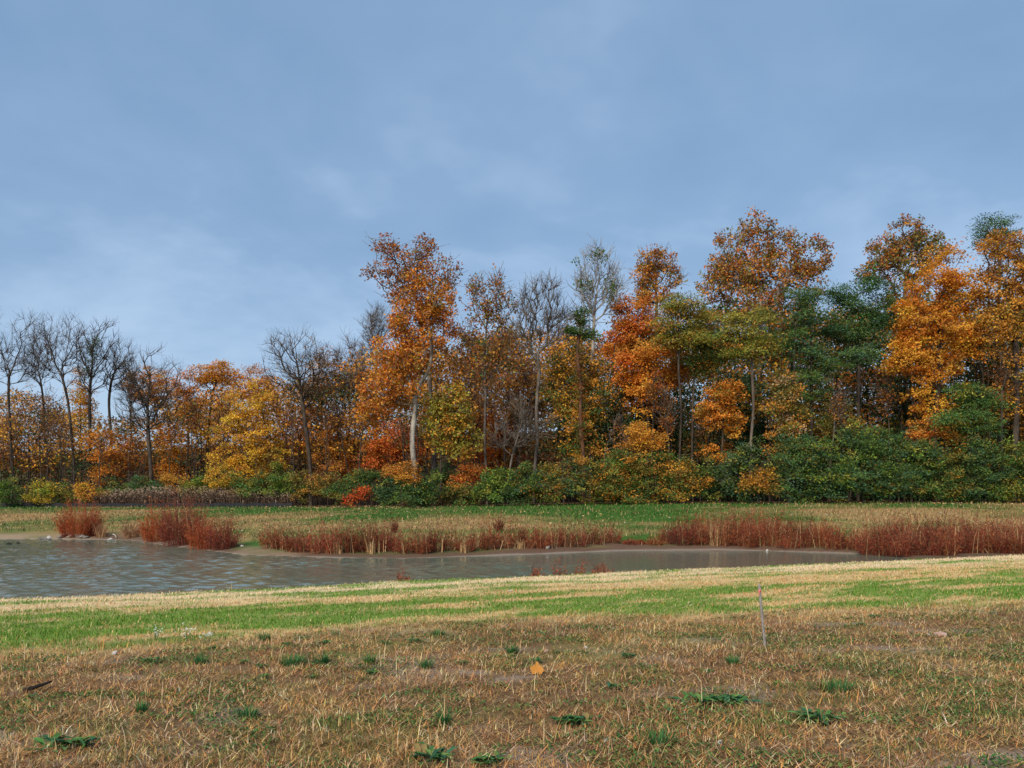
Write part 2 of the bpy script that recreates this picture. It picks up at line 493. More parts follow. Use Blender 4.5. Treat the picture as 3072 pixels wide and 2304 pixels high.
WEEDS = [
    (215, 649, 12, 'leafy', 'small dark weed at the edge below the white flowers'), (265, 641, 13, 'grassy', 'green tuft at the left end of the weed line above the brown grass'),
    (287, 646, 12, 'leafy', 'low weed between two tufts just below the green strip'), (325, 645, 15, 'leafy', 'dark leafy weed just below the green strip, left of the grey bare patch'),
    (307, 640, 9, 'leafy', 'tiny weed on the border of the green strip'), (150, 663, 18, 'leafy', 'spreading weed left of the tall dry tuft'), (200, 665, 11, 'grassy', 'short green tuft below the white flowers'),
    (244, 664, 12, 'leafy', 'left weed of the green line across the brown grass'), (262, 668, 14, 'leafy', 'second weed of the green line across the brown grass'), (293, 665, 26, 'grassy', 'widest green tuft of the line across the brown grass'),
    (322, 664, 16, 'grassy', 'right green tuft of the line across the brown grass'), (264, 679, 14, 'leafy', 'dark round weed below the green line'), (313, 679, 11, 'leafy', 'pale round weed right of the dark round weed'),
    (30, 700, 15, 'leafy', 'bluish weed below the dark stick'), (66, 749, 42, 'dock', 'large dark green dock in the bottom left corner'), (248, 720, 24, 'grassy', 'loose green tuft in the lower left brown grass'),
    (142, 714, 11, 'grassy', 'small green tuft in the dry grass on the left'), (384, 645, 12, 'leafy', 'small weed left of the grey bare patch'), (417, 643, 15, 'leafy', 'weed just below the grey bare patch'),
    (438, 637, 13, 'grassy', 'green tuft at the edge of the grey bare patch'), (370, 664, 13, 'grassy', 'green tuft left in the middle of the brown grass'), (373, 675, 15, 'leafy', 'dark upright weed in the middle of the brown grass'),
    (462, 665, 12, 'leafy', 'dark weed left of the thin dead stem'), (426, 669, 14, 'grassy', 'soft green tuft in the middle of the brown grass'), (512, 654, 12, 'grassy', 'small green tuft above the orange leaf'),
    (536, 663, 15, 'leafy', 'dark weed right behind the orange leaf'), (434, 762, 36, 'dock', 'dark dock at the bottom edge left of centre'), (444, 725, 15, 'grassy', 'green tuft above the dark dock at the bottom'),
    (490, 764, 28, 'leafy', 'bluish weed at the bottom edge right of the dark dock'), (628, 658, 17, 'leafy', 'green weed between the orange leaf and the stake'), (615, 690, 20, 'leafy', 'dark weed left of the pale bare streak'),
    (697, 704, 28, 'dock', 'dark upright dock, left of the pair'), (725, 705, 36, 'leafy', 'spreading dark weed, right of the pair'), (671, 714, 14, 'leafy', 'small dark weed below the pair'),
    (576, 725, 30, 'leafy', 'round dark green weed in the lower middle'), (767, 631, 8, 'leafy', 'tiny dark weed right beside the stake'), (708, 674, 11, 'leafy', 'weed above the pale bare streak'),
    (733, 665, 13, 'grassy', 'green tuft left below the stake'), (661, 745, 26, 'grassy', 'loose green tuft at the bottom right of centre'), (767, 708, 11, 'leafy', 'little bright weed right of the pair'),
    (817, 722, 34, 'dock', 'bright green dock standing alone in the lower right'), (838, 692, 34, 'grassy', 'bluish green tuft above the bright green dock'), (916, 744, 13, 'leafy', 'small bright weed in the lower right corner area'),
    (874, 618, 12, 'leafy', 'dark weed at the edge of the green strip on the right'), (861, 626, 10, 'leafy', 'dark weed below the green strip right of the stake'), (894, 637, 11, 'leafy', 'small dark weed left of the pinkish stone'),
]
WPOS = [hit(w[0], w[1]) + (w[2] * 1.3,) for w in WEEDS]
def off_weeds(X, Y, f=0.16):
    keep = np.ones(len(X), bool)
    for wx_, wy_, _, wp_ in WPOS:
        rad_ = wp_ * wy_ / F * f
        keep &= (X - wx_) ** 2 + ((Y - wy_ + rad_ * .3) / 1.3) ** 2 > rad_ ** 2
    return keep

# rough brown grass near the camera: tufts
def rough_grass():
    bf = Buf()
    X, Y = in_view(48000, 4.0, 14.0, 1.30)
    t, g, rough, band = near_fields(X, Y)
    dens = fbm(X / 0.5, Y / 0.5, 71, 3)
    keep = off_weeds(X, Y) & (rng.random(len(X)) < rough) & (dens > 0.22 + 0.22 * rng.random(len(X)))
    X, Y, dens = X[keep], Y[keep], dens[keep]
    n = len(X)
    per = rng.integers(3, 9, n)
    ol = sstep(0.50, 0.62, fbm(X / 0.8, Y / 0.5, 72, 4))
    ol = np.clip(0.7 * ol + 0.07 + 0.5 * sstep(2.0, 3.4, X) * (1 - sstep(8.5, 10, Y)) * (.4 + .9 * fbm(X / .9, Y / .6, 78, 3)) + 0.25 * sstep(-3.6, -4.4, X) * sstep(5.6, 6.2, Y) * (1 - sstep(7.6, 8.2, Y)), 0, 0.72)
    hgt = 0.018 + 0.062 * fbm(X / 0.6, Y / 0.6, 73, 3) ** 1.3 + 0.018 * rng.random(n)
    wt = fbm(X / 1.3, Y / 0.8, 74, 3)
    tone = np.where((wt < 0.5)[:, None], pick([TAN, BROWN, ORTAN, STRAW, PALE * 0.9, BROWN * .45], [3, 4, 4, 1.2, .7, 2.4], n), pick([TAN, BROWN, ORTAN, STRAW, PALE, BROWN * .5], [4, 3.6, 2.4, 1.6, 1.6, 2.4], n))
    big = sstep(.42, .62, fbm(X / 2.2, Y / 1.1, 76, 3))
    tone = tone * (0.74 + 0.58 * big)[:, None]
    tone = np.where((rng.random(n) < ol)[:, None], pick([OLIVE, OLIVE * 0.6, np.array([0.09, 0.16, 0.04]), np.array([.30, .27, .07])], [3, 2.4, 2, 2], n), tone)
    idx = np.repeat(np.arange(n), per)
    m = len(idx)
    ang = rng.random(m) * 2 * math.pi
    d = np.stack([np.cos(ang), np.sin(ang)], 1)
    px = X[idx] + d[:, 0] * 0.02 * rng.random(m) + rng.normal(0, 0.022, m)
    py = Y[idx] + d[:, 1] * 0.02 * rng.random(m) + rng.normal(0, 0.022, m)
    P = np.stack([px, py, zg(px, py) - 0.006], 1)
    ln = hgt[idx] * (0.45 + 1.0 * rng.random(m)) * np.where(rng.random(m) < 0.03, 2.2, 1.0)
    wd = 0.0020 + 0.0026 * rng.random(m) + 0.00022 * py
    col = jit(tone[idx], 0.30, m)
    blades(bf, P, d, ln, wd, np.clip(rng.beta(2.4, 1.0, m), 0.15, 0.985), col)
    # lying straw and curled dead blades
    X, Y = in_view(120000, 4.0, 13.0, 1.25)
    t, g, rough, band = near_fields(X, Y)
    k = off_weeds(X, Y, .2) & (rng.random(len(X)) < rough * 0.95 + 0.03) & (fbm(X / .45, Y / .35, 75, 3) > .30 + .2 * rng.random(len(X)))
    X, Y = X[k], Y[k]
    m = len(X)
    a = rng.random(m) * 2 * math.pi
    d = np.stack([np.cos(a), np.sin(a)], 1)
    P = np.stack([X, Y, zg(X, Y) + 0.003 + 0.03 * rng.random(m) ** 2], 1)
    col = jit(pick([STRAW, TAN, PALE, BROWN, ORTAN, BROWN * .5], [1.6, 3, 1.4, 3, 2.8, 2.4], m), 0.25, m)
    slips(bf, P, d, 0.03 + 0.09 * rng.random(m), 0.005 + 0.004 * rng.random(m), 0.86 + 0.135 * rng.random(m), col)
    # low green leaves creeping between the blades
    X, Y = in_view(120000, 4.0, 12.0, 1.3)
    t, g, rough, band = near_fields(X, Y)
    k = (rough > .5) & (rng.random(len(X)) < sstep(.53, .66, fbm(X / .6, Y / .34, 77, 3) + .07 * sstep(1.8, 3.4, X) * (1 - sstep(8.5, 10, Y))))
    X, Y = X[k], Y[k]
    m = len(X)
    a = rng.random(m) * 2 * math.pi
    kites(bf, np.stack([X, Y, zg(X, Y) + .004 + .02 * rng.random(m)], 1), np.stack([np.cos(a), np.sin(a), .2 + .7 * rng.random(m)], 1), np.stack([rng.normal(0, .4, m), rng.normal(0, .4, m), np.ones(m)], 1),
          .018 + .024 * rng.random(m), .010 + .010 * rng.random(m), jit(pick([[.05, .14, .035], [.09, .19, .045], [.16, .20, .055]], [2, 2, 2], m), .25, m), .1)
    # a few long bleached stems
    X, Y = in_view(900, 4.1, 11.0, 1.1)
    t, g, rough, band = near_fields(X, Y)
    k = rough > .6
    X, Y = X[k], Y[k]
    m = len(X)
    a = rng.random(m) * 2 * math.pi
    P = np.stack([X, Y, zg(X, Y)], 1)
    blades(bf, P, np.stack([np.cos(a), np.sin(a)], 1), .12 + .16 * rng.random(m), np.full(m, .0045), .3 + .65 * rng.random(m), jit(pick([PALE, STRAW, TAN], [2, 2, 1], m), .15, m))
    return bf
o = obj('dry_grass', rough_grass().mesh('dry_grass'), GRASS)
tag(o, 'rough dry brown grass with green patches covering the near ground', 'grass', kind='stuff')

def lawn_grass():
    bf = Buf()
    X, Y = in_view(235000, 6.5, 32.0, 1.75)
    t, g, rough, band = near_fields(X, Y)
    k = (rng.random(len(X)) > rough * 0.97) & (t > -1.2)
    X, Y, t, g, band = X[k], Y[k], t[k], g[k], band[k]
    n = len(X)
    isg = rng.random(n) < np.clip(g * 1.25 - 0.08, 0.06, 0.9)
    pale = 1 - sstep(1.0, 4.5, t + 2.0 * (fbm(X / 2, Y / 2, 81, 2) - 0.5))
    sc = lerp(STRAW, PALE, pale)
    sc = np.where((rng.random(n) < 0.25 * (1 - pale))[:, None], ORTAN, sc)
    gc = lerp(GREENA, GREENB, np.clip(rng.random(n) * (1.2 - 0.55 * band), 0, 1))
    col = jit(np.where(isg[:, None], gc, sc), 0.20, n)
    a = rng.random(n) * 2 * math.pi
    d = np.stack([np.cos(a), np.sin(a)], 1)
    P = np.stack([X, Y, zg(X, Y) - 0.005], 1)
    ln = np.where(isg, 0.030 + 0.035 * rng.random(n), 0.03 + 0.05 * rng.random(n)) * (0.6 + 0.8 * fbm(X / 0.5, Y / 0.5, 82, 3))
    bend = np.where(isg, 0.2 + 0.65 * rng.random(n), 0.55 + 0.43 * rng.random(n))
    blades(bf, P, d, ln, 0.0032 + 0.00045 * Y + 0.002 * rng.random(n), bend, col)
    # mown straw lying in streaks along the bank
    X, Y = in_view(26000, 7.5, 20.0, 1.5)
    t, g, rough, band = near_fields(X, Y)
    k = (rough < .9) & (t > .1) & (rng.random(len(X)) < sstep(.45, .62, fbm(X / 2.4, t / .3, 83, 3)))
    X, Y = X[k], Y[k]
    m = len(X)
    a = math.atan(.45) + rng.normal(0, .35, m) + math.pi * rng.integers(0, 2, m)
    P = np.stack([X, Y, zg(X, Y) + .012 + .025 * rng.random(m)], 1)
    blades(bf, P, np.stack([np.cos(a), np.sin(a)], 1), .06 + .12 * rng.random(m), .005 + .004 * rng.random(m), np.full(m, .985), jit(pick([STRAW, PALE, ORTAN], [2, 2, 1.5], m), .15, m))
    return bf
o = obj('lawn_grass', lawn_grass().mesh('lawn_grass'), GRASS)
tag(o, 'striped band of green grass and pale straw along the near bank', 'grass', kind='stuff')

def far_grass():
    bf = Buf()
    X, Y = in_view(90000, 27.5, 78, 1.9, 0.70)
    sy, ey = shore_y(X), edge_y(X)
    r = (Y - sy) / (ey - sy)
    k = (r > 0.09 + 0.08 * rng.random(len(X))) & (r < 1.02) & (lip_t(X, Y) < -2.5)
    X, Y = X[k], Y[k]
    n = len(X)
    col = jit(ground_col(X, Y) * 1.1, 0.34, n)
    dryb = rng.random(n) < .16
    col = np.where(dryb[:, None], jit(np.tile([.42, .30, .14], (n, 1)), .25, n), col)
    a = rng.random(n) * 2 * math.pi
    d = np.stack([np.cos(a), np.sin(a)], 1)
    P = np.stack([X, Y, zg(X, Y) - 0.01], 1)
    slips(bf, P, d, (0.07 + 0.15 * rng.random(n)) * (.6 + .9 * fbm(X / 1.2, Y / 1.2, 63, 3)), 0.03 + 0.0006 * Y, 0.2 + 0.7 * rng.random(n), col)
    return bf
o = obj('bank_grass', far_grass().mesh('bank_grass'), GRASS)
tag(o, 'short green and tan grass on the far bank above the pond', 'grass', kind='stuff')

def fallen_leaves():
    bf = Buf()
    X, Y = in_view(15000, 29, 74, 1.1, 0.70)
    sy, ey = shore_y(X), edge_y(X)
    r = (Y - sy) / (ey - sy)
    w = 0.10 + 1.3 * sstep(0.74, 0.97, r) * (sstep(-24, -18, X) * (1 - sstep(-7, -2, X)) + 0.55 * sstep(8, 18, X)) + 0.12 * sstep(-14, -9, X) * (1 - sstep(-6, -4, X))
    k = (r > 0.12) & (r < 1.0) & (rng.random(len(X)) < w * 0.8)
    X, Y = X[k], Y[k]
    n = len(X)
    a = rng.random(n) * 6.283
    ax = np.stack([np.cos(a), np.sin(a), 0.5 * rng.random(n)], 1)
    nr = np.stack([rng.normal(0, .3, n), rng.normal(-.2, .3, n), np.ones(n)], 1)
    col = jit(pick([[0.62, 0.36, 0.16], [0.70, 0.47, 0.26], [0.50, 0.22, 0.07], [0.68, 0.52, 0.36]], [3, 3, 2, 1.5], n), 0.2, n)
    kites(bf, np.stack([X, Y, zg(X, Y) + 0.05], 1), ax, nr, 0.10 + 0.08 * rng.random(n), 0.09 + 0.05 * rng.random(n), col, 0.2)
    return bf
o = obj('fallen_leaves', fallen_leaves().mesh('fallen_leaves'), LEAF)
tag(o, 'fallen tan and orange leaves scattered over the far bank', 'leaves', kind='stuff')

# ------------------------------------------------------------------ trees
C = dict(orange=(.66, .235, .03), gold=(.72, .37, .045), yellow=(.74, .47, .05), amber=(.60, .28, .045), rust=(.42, .125, .022), brown=(.24, .12, .05),
         red=(.52, .085, .025), scarlet=(.72, .085, .02), redor=(.62, .15, .03), olive=(.24, .21, .045), green=(.095, .17, .042), teal=(.07, .16, .08),
         lime=(.20, .30, .04), dark=(.042, .085, .034), ygreen=(.38, .36, .06), mid=(.09, .19, .045), greyg=(.13, .17, .10), tan=(.50, .36, .20), dkred=(.26, .06, .025), twig=(.22, .13, .10))
for k in C: C[k] = np.array(C[k])

def lobe_pts(r, lobes, n, D, origin, flat=0.8, shell=0.35):
    w = np.array([l[2] * l[3] for l in lobes], float) ** 0.9
    k = r.choice(len(lobes), n, p=w / w.sum())
    v = unit(r.normal(size=(n, 3)))
    rad = (shell + (1 - shell) * r.random(n)) ** 0.6
    lb = np.array(lobes, float)[k]
    s = D / F
    p = np.empty((n, 3))
    p[:, 0] = (lb[:, 0] - 512) * s + v[:, 0] * rad * lb[:, 2] * s
    p[:, 1] = D + v[:, 1] * rad * np.maximum(lb[:, 2], 8) * s * flat + (lb[:, 4] * s * flat if lb.shape[1] > 4 else 0)
    p[:, 2] = EYE - (lb[:, 1] - HOR) * s + v[:, 2] * rad * lb[:, 3] * s
    return p - origin
def sublobes(r, lobes):
    o = []
    for (cx, cy, rx, ry) in lobes:
        k = 11 if rx > 17 else (8 if rx > 10 else 5)
        for j in range(k):
            a, m = r.random() * 6.283, 0.80 * math.sqrt(r.random())
            f = 0.22 + 0.24 * r.random()
            o.append((cx + math.cos(a) * m * rx, cy + math.sin(a) * m * ry, rx * f * 1.1, ry * f, r.normal(0, .45) * rx))
    return o
def resample(pts, seg):
    pts = np.asarray(pts, float)
    d = np.concatenate([[0], np.cumsum(np.linalg.norm(np.diff(pts, axis=0), axis=1))])
    n = max(2, int(d[-1] / seg) + 1)
    s = np.linspace(0, d[-1], n)
    q = np.stack([np.interp(s, d, pts[:, i]) for i in range(3)], 1)
    for _ in range(2):
        q[1:-1] = 0.25 * q[:-2] + 0.5 * q[1:-1] + 0.25 * q[2:]
    return q
def grow(r, trunk, att, bf=0.35, seg=0.7, zmin=1.5, curl=0.12):
    T = resample(trunk, seg)
    n0 = len(T)
    cap = n0 + 40 * len(att) + 10
    pos, par, path, dr = np.zeros((cap, 3)), np.full(cap, -1), np.zeros(cap), np.zeros((cap, 3))
    pos[:n0] = T
    par[1:n0] = np.arange(n0 - 1)
    path[1:n0] = np.cumsum(np.linalg.norm(np.diff(T, axis=0), axis=1))
    dr[1:n0] = unit(np.diff(T, axis=0))
    dr[0] = (0, 0, 1)
    n = n0
    dm = np.linalg.norm(att[:, None] - T[None], axis=2).min(1)
    for i in np.argsort(dm):
        a = att[i]
        v = a - pos[:n]
        d = np.linalg.norm(v, axis=1)
        cost = d + bf * path[:n] + 1.2 * np.maximum(0, -v[:, 2] + 0.15 * d) + np.where(pos[:n, 2] < zmin, 50, 0)
        j = int(np.argmin(cost))
        Ld = d[j]
        k = max(1, min(30, int(round(Ld / seg))))
        cp = pos[j] + dr[j] * Ld * 0.35 + np.array([0, 0, 0.10 * Ld])
        s = (np.arange(1, k + 1) / k)[:, None]
        q = (1 - s) ** 2 * pos[j] + 2 * s * (1 - s) * cp + s * s * a
        q[:-1] += r.normal(0, curl * seg, (k - 1, 3))
        if n + k >= cap: break
        pos[n:n + k] = q
        prev = np.concatenate([[j], np.arange(n, n + k - 1)])
        par[n:n + k] = prev
        st = q - pos[prev]
        path[n:n + k] = path[j] + np.cumsum(np.linalg.norm(st, axis=1))
        dr[n:n + k] = unit(st)
        n += k
    return pos[:n], par[:n], dr[:n], n0
def radii(par, R, rmin, p=2.35, n0=0):
    n = len(par)
    kids = np.zeros(n, int)
    np.add.at(kids, par[par >= 0], 1)
    acc = np.where(kids == 0, 1.0, 0.0)
    for i in range(n - 1, 0, -1):
        acc[par[i]] += acc[i]
    r = acc ** (1 / p)
    r = r / r[0] * R
    return np.maximum(r, rmin)
def wood(root, pos, par, dr, rad, bark, twigbark=None, cut=0.075):
    n = len(pos)
    e = np.arange(1, n)
    p = par[1:]
    main = np.full(n, -1)
    for i in e[np.argsort(rad[e])]:
        main[par[i]] = i
    tan = dr.copy()
    hm = main >= 0
    tan[hm] = unit(dr[hm] + dr[main[hm]])
    is_main = main[p] == e
    r0 = np.where(is_main, rad[p], np.minimum(rad[p], rad[e] * 1.25))
    t0 = np.where(is_main[:, None], tan[p], dr[e])
    bt, bb = Buf(), Buf()
    big = rad[e] > cut
    for bufx, sel, k in ((bt, big & (rad[e] > 0.12), 7), (bt, big & (rad[e] <= 0.12), 5), (bb, ~big & (rad[e] > 0.03), 4), (bb, ~big & (rad[e] <= 0.03), 3)):
        ee = e[sel]
        tubes(bufx, pos[par[ee]], pos[ee], t0[sel], tan[ee], r0[sel], rad[ee], k, np.array([.1, .1, .1]))
    if bt.n: obj('trunk', bt.mesh('trunk', True), bark, root)
    if bb.n: obj('branches', bb.mesh('branches', True), twigbark or bark, root)['kind'] = 'stuff'

STY = {  # clump radius, flattening, leaf length, leaf width, upward bias, wander
    'broad':  dict(rc=0.46, fl=0.85, ln=0.20, wd=0.17, up=0.3),
    'maple':  dict(rc=0.72, fl=0.48, ln=0.17, wd=0.125, up=0.55),
    'locust': dict(rc=0.9, fl=0.24, ln=0.20, wd=0.075, up=0.8),
    'fine':   dict(rc=0.6, fl=0.6, ln=0.15, wd=0.10, up=0.5),
    'bush':   dict(rc=0.46, fl=0.6, ln=0.15, wd=0.085, up=0.5),
    'spray':  dict(rc=0.62, fl=0.38, ln=0.20, wd=0.07, up=0.6),
}
def foliage(r, cen, n, style, pal, wts, mixing=0.25, out_from=None, scale=1.0, drop=0.0):
    s = STY[style]
    k = r.integers(0, len(cen), n)
    pal = np.array([C[p] for p in pal])
    cw = np.cumsum(np.asarray(wts, float) / np.sum(wts))
    cc = np.searchsorted(cw, r.random(len(cen))).clip(0, len(pal) - 1)      # colour of the clump
    lc = np.where(r.random(n) < mixing, np.searchsorted(cw, r.random(n)).clip(0, len(pal) - 1), cc[k])
    cb = 1 + r.normal(0, 0.14, len(cen))
    col = pal[lc] * cb[k][:, None] * (1 + r.normal(0, 0.16, (n, 1))) * (1 + r.normal(0, 0.05, (n, 3)))
    col = np.clip(col, 0.004, 0.92)
    csz = s['rc'] * (0.65 + 0.7 * r.random(len(cen))) * scale
    off = unit(r.normal(size=(n, 3))) * (r.random(n) ** 0.5)[:, None]
    off = off * csz[k][:, None] * np.array([1, 1, s['fl']])
    if s['fl'] < 0.5:                                                        # sprays: tilt each clump a little
        tl = r.normal(0, 0.25, (len(cen), 2))
        off[:, 2] += off[:, 0] * tl[k, 0] + off[:, 1] * tl[k, 1] - 0.12 * (off[:, 0] ** 2 + off[:, 1] ** 2)
    P = cen[k] + off
    ax = off * np.array([1, 1, 0.6]) + r.normal(0, 0.35, (n, 3)) * csz[k][:, None]
    ax[:, 2] -= drop
    cc0 = cen.mean(0)
    outw = unit((P - cc0) * np.array([1, 1, 0.7]) + 1e-6)
    nr = r.normal(size=(n, 3)) * 0.85 + outw * 0.9 + np.array([0, -0.15, s['up'] * 1.9])
    b = Buf()
    sz = (0.7 + 0.6 * r.random(n)) * (0.6 + 0.4 * scale)
    flakes(b, P, ax, nr, s['ln'] * sz, s['wd'] * sz, col)
    return b

def make_tree(seed, name, label, D, base, lobes, style, pal, wts, nleaf, nclump, R=0.2, trunk=None, bark=BARK, cat='tree', group=None,
              bf=0.32, rmin=0.016, seg=0.75, extra=None, zmin_row=None, curl=0.12, twigs=None, mixing=0.25, scale=1.0, shell=0.35, drop=0.0, flat=0.8, leaf_lobes=None, cut=0.075):
    r = np.random.default_rng(seed)
    R = R * (0.66 if bark is BARKW and trunk and len(trunk) > 6 else 0.55)
    nleaf = int(nleaf * (2.1 if style in ('bush', 'spray') else 1.9 if style == 'broad' else 2.4))
    X, _ = ray(base, HOR, D)
    z0 = float(zg(X, D)) - 0.1
    org = np.array([X, D, z0])
    s = D / F
    def w(px, py, dy=0.0):
        return np.array([(px - 512) * s - X, dy, EYE - (py - HOR) * s - z0])
    if trunk is None:
        tx = np.mean([l[0] for l in lobes])
        ty = np.mean([l[1] for l in lobes])
        hb = max(l[1] + l[3] for l in lobes)
        trunk = [(base + r.normal(0, 1.5), hb + 0.4 * (HOR - hb)), (base + 0.35 * (tx - base) + r.normal(0, 1.5), hb), (tx, ty)]
    T = [np.zeros(3)] + [w(px, py, r.normal(0, 0.15)) for px, py in trunk]
    zm = w(0, zmin_row)[2] if zmin_row else 0.35 * T[-1][2]
    lobes0 = lobes
    if nleaf > 700: lobes = sublobes(r, lobes) + ([l + (0.0,) for l in lobes if l[2] < 9] if cat == 'bush' else [])
    if style == 'broad': nclump = int(nclump * 1.5)
    att = lobe_pts(r, lobes, nclump, D, org, flat, shell)
    if nleaf > 700:
        nb = int(nclump * (0.75 if cat == 'bush' else 0.6))
        att = np.concatenate([att[:nclump - nb // 2], lobe_pts(r, lobes0, nb, D, org, flat, 0.55)])
    lobes = lobes0
    if style == 'maple' and cat == 'tree' and nleaf:      # lower boughs of edge trees
        hb = max(l[1] + l[3] for l in lobes)
        rx = max(l[2] for l in lobes)
        hs = max(8.0, (490 - hb) * 0.42)
        att = np.concatenate([att, lobe_pts(r, [(base, min(hb + hs * 0.5, 478), rx * 1.05, hs)], max(6, nclump // 5), D, org, flat, 0.2)])
        nleaf = int(nleaf * 1.15)
    att = att[att[:, 2] > 0.15]
    pos, par, dr, n0 = grow(r, T, att, bf, seg, zm, curl)
    rad = radii(par, R, rmin, 2.5 if twigs and nleaf < 900 else 2.35)
    root = thing(name, label, cat, tuple(org), group)
    tw = att
    if twigs:                                   # a last order of fine twigs off the branch ends
        k = r.integers(n0, len(pos), twigs)
        dirs = unit(dr[k] + r.normal(0, 0.42, (twigs, 3)) + np.array([0, 0, 0.30]))
        ln = (0.5 + 0.9 * r.random(twigs))[:, None]
        m = len(pos)
        mid = pos[k] + dirs * ln * 0.5
        tip = mid + unit(dirs + r.normal(0, 0.3, (twigs, 3)) + np.array([0, 0, 0.15])) * ln * 0.5
        pos = np.concatenate([pos, mid, tip])
        par = np.concatenate([par, k, np.arange(m, m + twigs)])
        dr = np.concatenate([dr, dirs, unit(tip - mid)])
        rad = np.concatenate([rad, np.full(twigs, rmin * 0.8), np.full(twigs, rmin * 0.6)])
    wood(root, pos, par, dr, rad, bark, None, cut)
    if nleaf:
        cen = att if leaf_lobes is None else lobe_pts(r, leaf_lobes, max(12, nclump // 4), D, org, flat, 0.1)
        fb = foliage(r, cen, nleaf, style, pal, wts, mixing, scale=scale, drop=drop)
        obj('crown', fb.mesh('crown'), LEAF, root)['kind'] = 'stuff'
    if extra: extra(root, r, w, org, D)
    return root

GF, GB = 'trees along the wood edge', 'trees inside the wood'
# --- left: the lower, more distant wood
def bare(seed, label, D, base, trunk, lobes, n=220, R=0.23, tw=560, bark=BARK, nleaf=0, pal=('brown',), wts=(1,), style='fine', rmin=0.010, bf=0.5, group=GF, name='bare_tree', cut=0.075, zr=None):
    lobes = [(l[0], l[1], l[2] * 1.22, l[3]) for l in lobes]
    return make_tree(seed, name, label, D, base, lobes, style, pal, wts, nleaf, n, R, trunk, bark, 'tree', group, bf=bf, rmin=rmin, twigs=int(tw * 2.2), seg=0.7, curl=0.13, shell=0.2, scale=0.7, cut=cut, zmin_row=zr)
bare(101, 'tall bare tree at the far left edge with two upright forks', 84, 12, [(12, 450), (10, 392), (9, 370)], [(-3, 350, 20, 36), (28, 348, 18, 36), (12, 360, 26, 24)], zr=425)
bare(102, 'tall bare tree with spreading limbs, second bare crown from the left edge', 80, 75, [(73, 455), (66, 398), (60, 372)], [(62, 348, 30, 33), (45, 352, 13, 30), (82, 350, 13, 30)], 240, zr=435)
bare(164, 'thinner bare tree between the two tall ones at the left edge', 88, 44, [(44, 450), (43, 400), (41, 375)], [(41, 356, 14, 30), (34, 366, 10, 22)], 110, 0.2, 420, zr=420)
bare(165, 'low twiggy bare tree right of the leaning bare tree on the left', 86, 132, [(132, 455), (130, 420), (131, 400)], [(130, 388, 12, 22), (138, 398, 10, 18)], 90, 0.16, 420, zr=435)
def vine(lobes, n, pal=('green', 'mid', 'dark'), wts=(3, 2, 1), style='fine', mat=LEAF):
    def f(root, r, w, org, D):
        cen = lobe_pts(r, lobes, 60, D, org, 0.8, 0.05)
        obj('vine', foliage(r, cen, n, style, pal, wts, scale=0.7).mesh('vine'), mat, root)
    return f
make_tree(103, 'bare_tree', 'bare tree whose upper stem is wrapped in a column of green vine', 82, 88, [(101, 353, 20, 34), (84, 350, 12, 26), (95, 375, 22, 20)], 'fine', ('brown',), (1,), 0, 170, 0.28,
          [(90, 450), (90, 400), (92, 362)], BARK, 'tree', GF, bf=0.75, rmin=0.017, curl=0.07, twigs=450, seg=0.8, extra=vine([(92, 352, 6, 16), (88, 372, 6, 9), (95, 342, 4, 7)], 1500), zmin_row=410)
bare(104, 'bare tree leaning right beside the vine wrapped one', 83, 110, [(111, 440), (108, 400), (112, 380)], [(115, 366, 17, 26), (123, 360, 10, 20)], 140, 0.24, 380, zr=425)
bare(105, 'wide dark bare tree standing in front of the orange round crown on the left', 76, 153, [(151, 470), (147, 430), (146, 398), (150, 380)], [(152, 384, 29, 38), (140, 410, 22, 22), (168, 415, 20, 26)], 230, 0.34, 600, zr=455)
make_tree(106, 'slender_tree', 'narrow yellow crowned tree between the tall bare trees on the left', 86, 80, [(79, 387, 10, 20), (80, 405, 12, 14)], 'maple', ('gold', 'amber', 'ygreen'), (3, 2, 1), 1500, 60, 0.14, group=GF)
make_tree(107, 'sparse_tree', 'broad sparse brown and orange tree at the left edge of the photo', 88, 30, [(30, 412, 34, 28), (10, 440, 22, 28), (52, 440, 20, 26), (30, 455, 30, 18)], 'fine', ('amber', 'brown', 'orange', 'twig'), (3, 3, 1.5, 1), 4200, 200, 0.24, group=GF, twigs=800, scale=0.9)
make_tree(108, 'orange_tree', 'round orange crowned tree behind the wide dark bare tree', 90, 158, [(150, 384, 28, 20), (140, 392, 18, 12), (165, 390, 15, 18)], 'maple', ('gold', 'amber', 'orange'), (2.4, 2, 2), 3600, 110, 0.22, group=GF, scale=0.9)
make_tree(109, 'orange_tree', 'slim orange tree with a dark stem beside the flat golden crown', 84, 188, [(187, 382, 12, 16), (187, 402, 11, 16)], 'maple', ('orange', 'amber', 'brown'), (3, 2, 1), 1500, 60, 0.2, [(188, 455), (187, 420), (186, 390)], group=GF, scale=0.9)
make_tree(110, 'golden_tree', 'flat topped golden tree on several dark stems left of the bright yellow tree', 86, 207, [(218, 373, 22, 11), (204, 379, 11, 9), (231, 377, 12, 10)], 'maple', ('gold', 'amber', 'orange'), (3, 2.5, 1), 3000, 90, 0.24, [(207, 455), (209, 420), (212, 392)], group=GF, scale=0.9, zmin_row=440)
make_tree(111, 'orange_tree', 'feathery orange tree rising behind the bright yellow tree', 86, 259, [(257, 380, 14, 17), (270, 392, 12, 16), (248, 395, 10, 14)], 'locust', ('amber', 'orange', 'gold'), (3, 2, 1), 2600, 70, 0.2, group=GF)
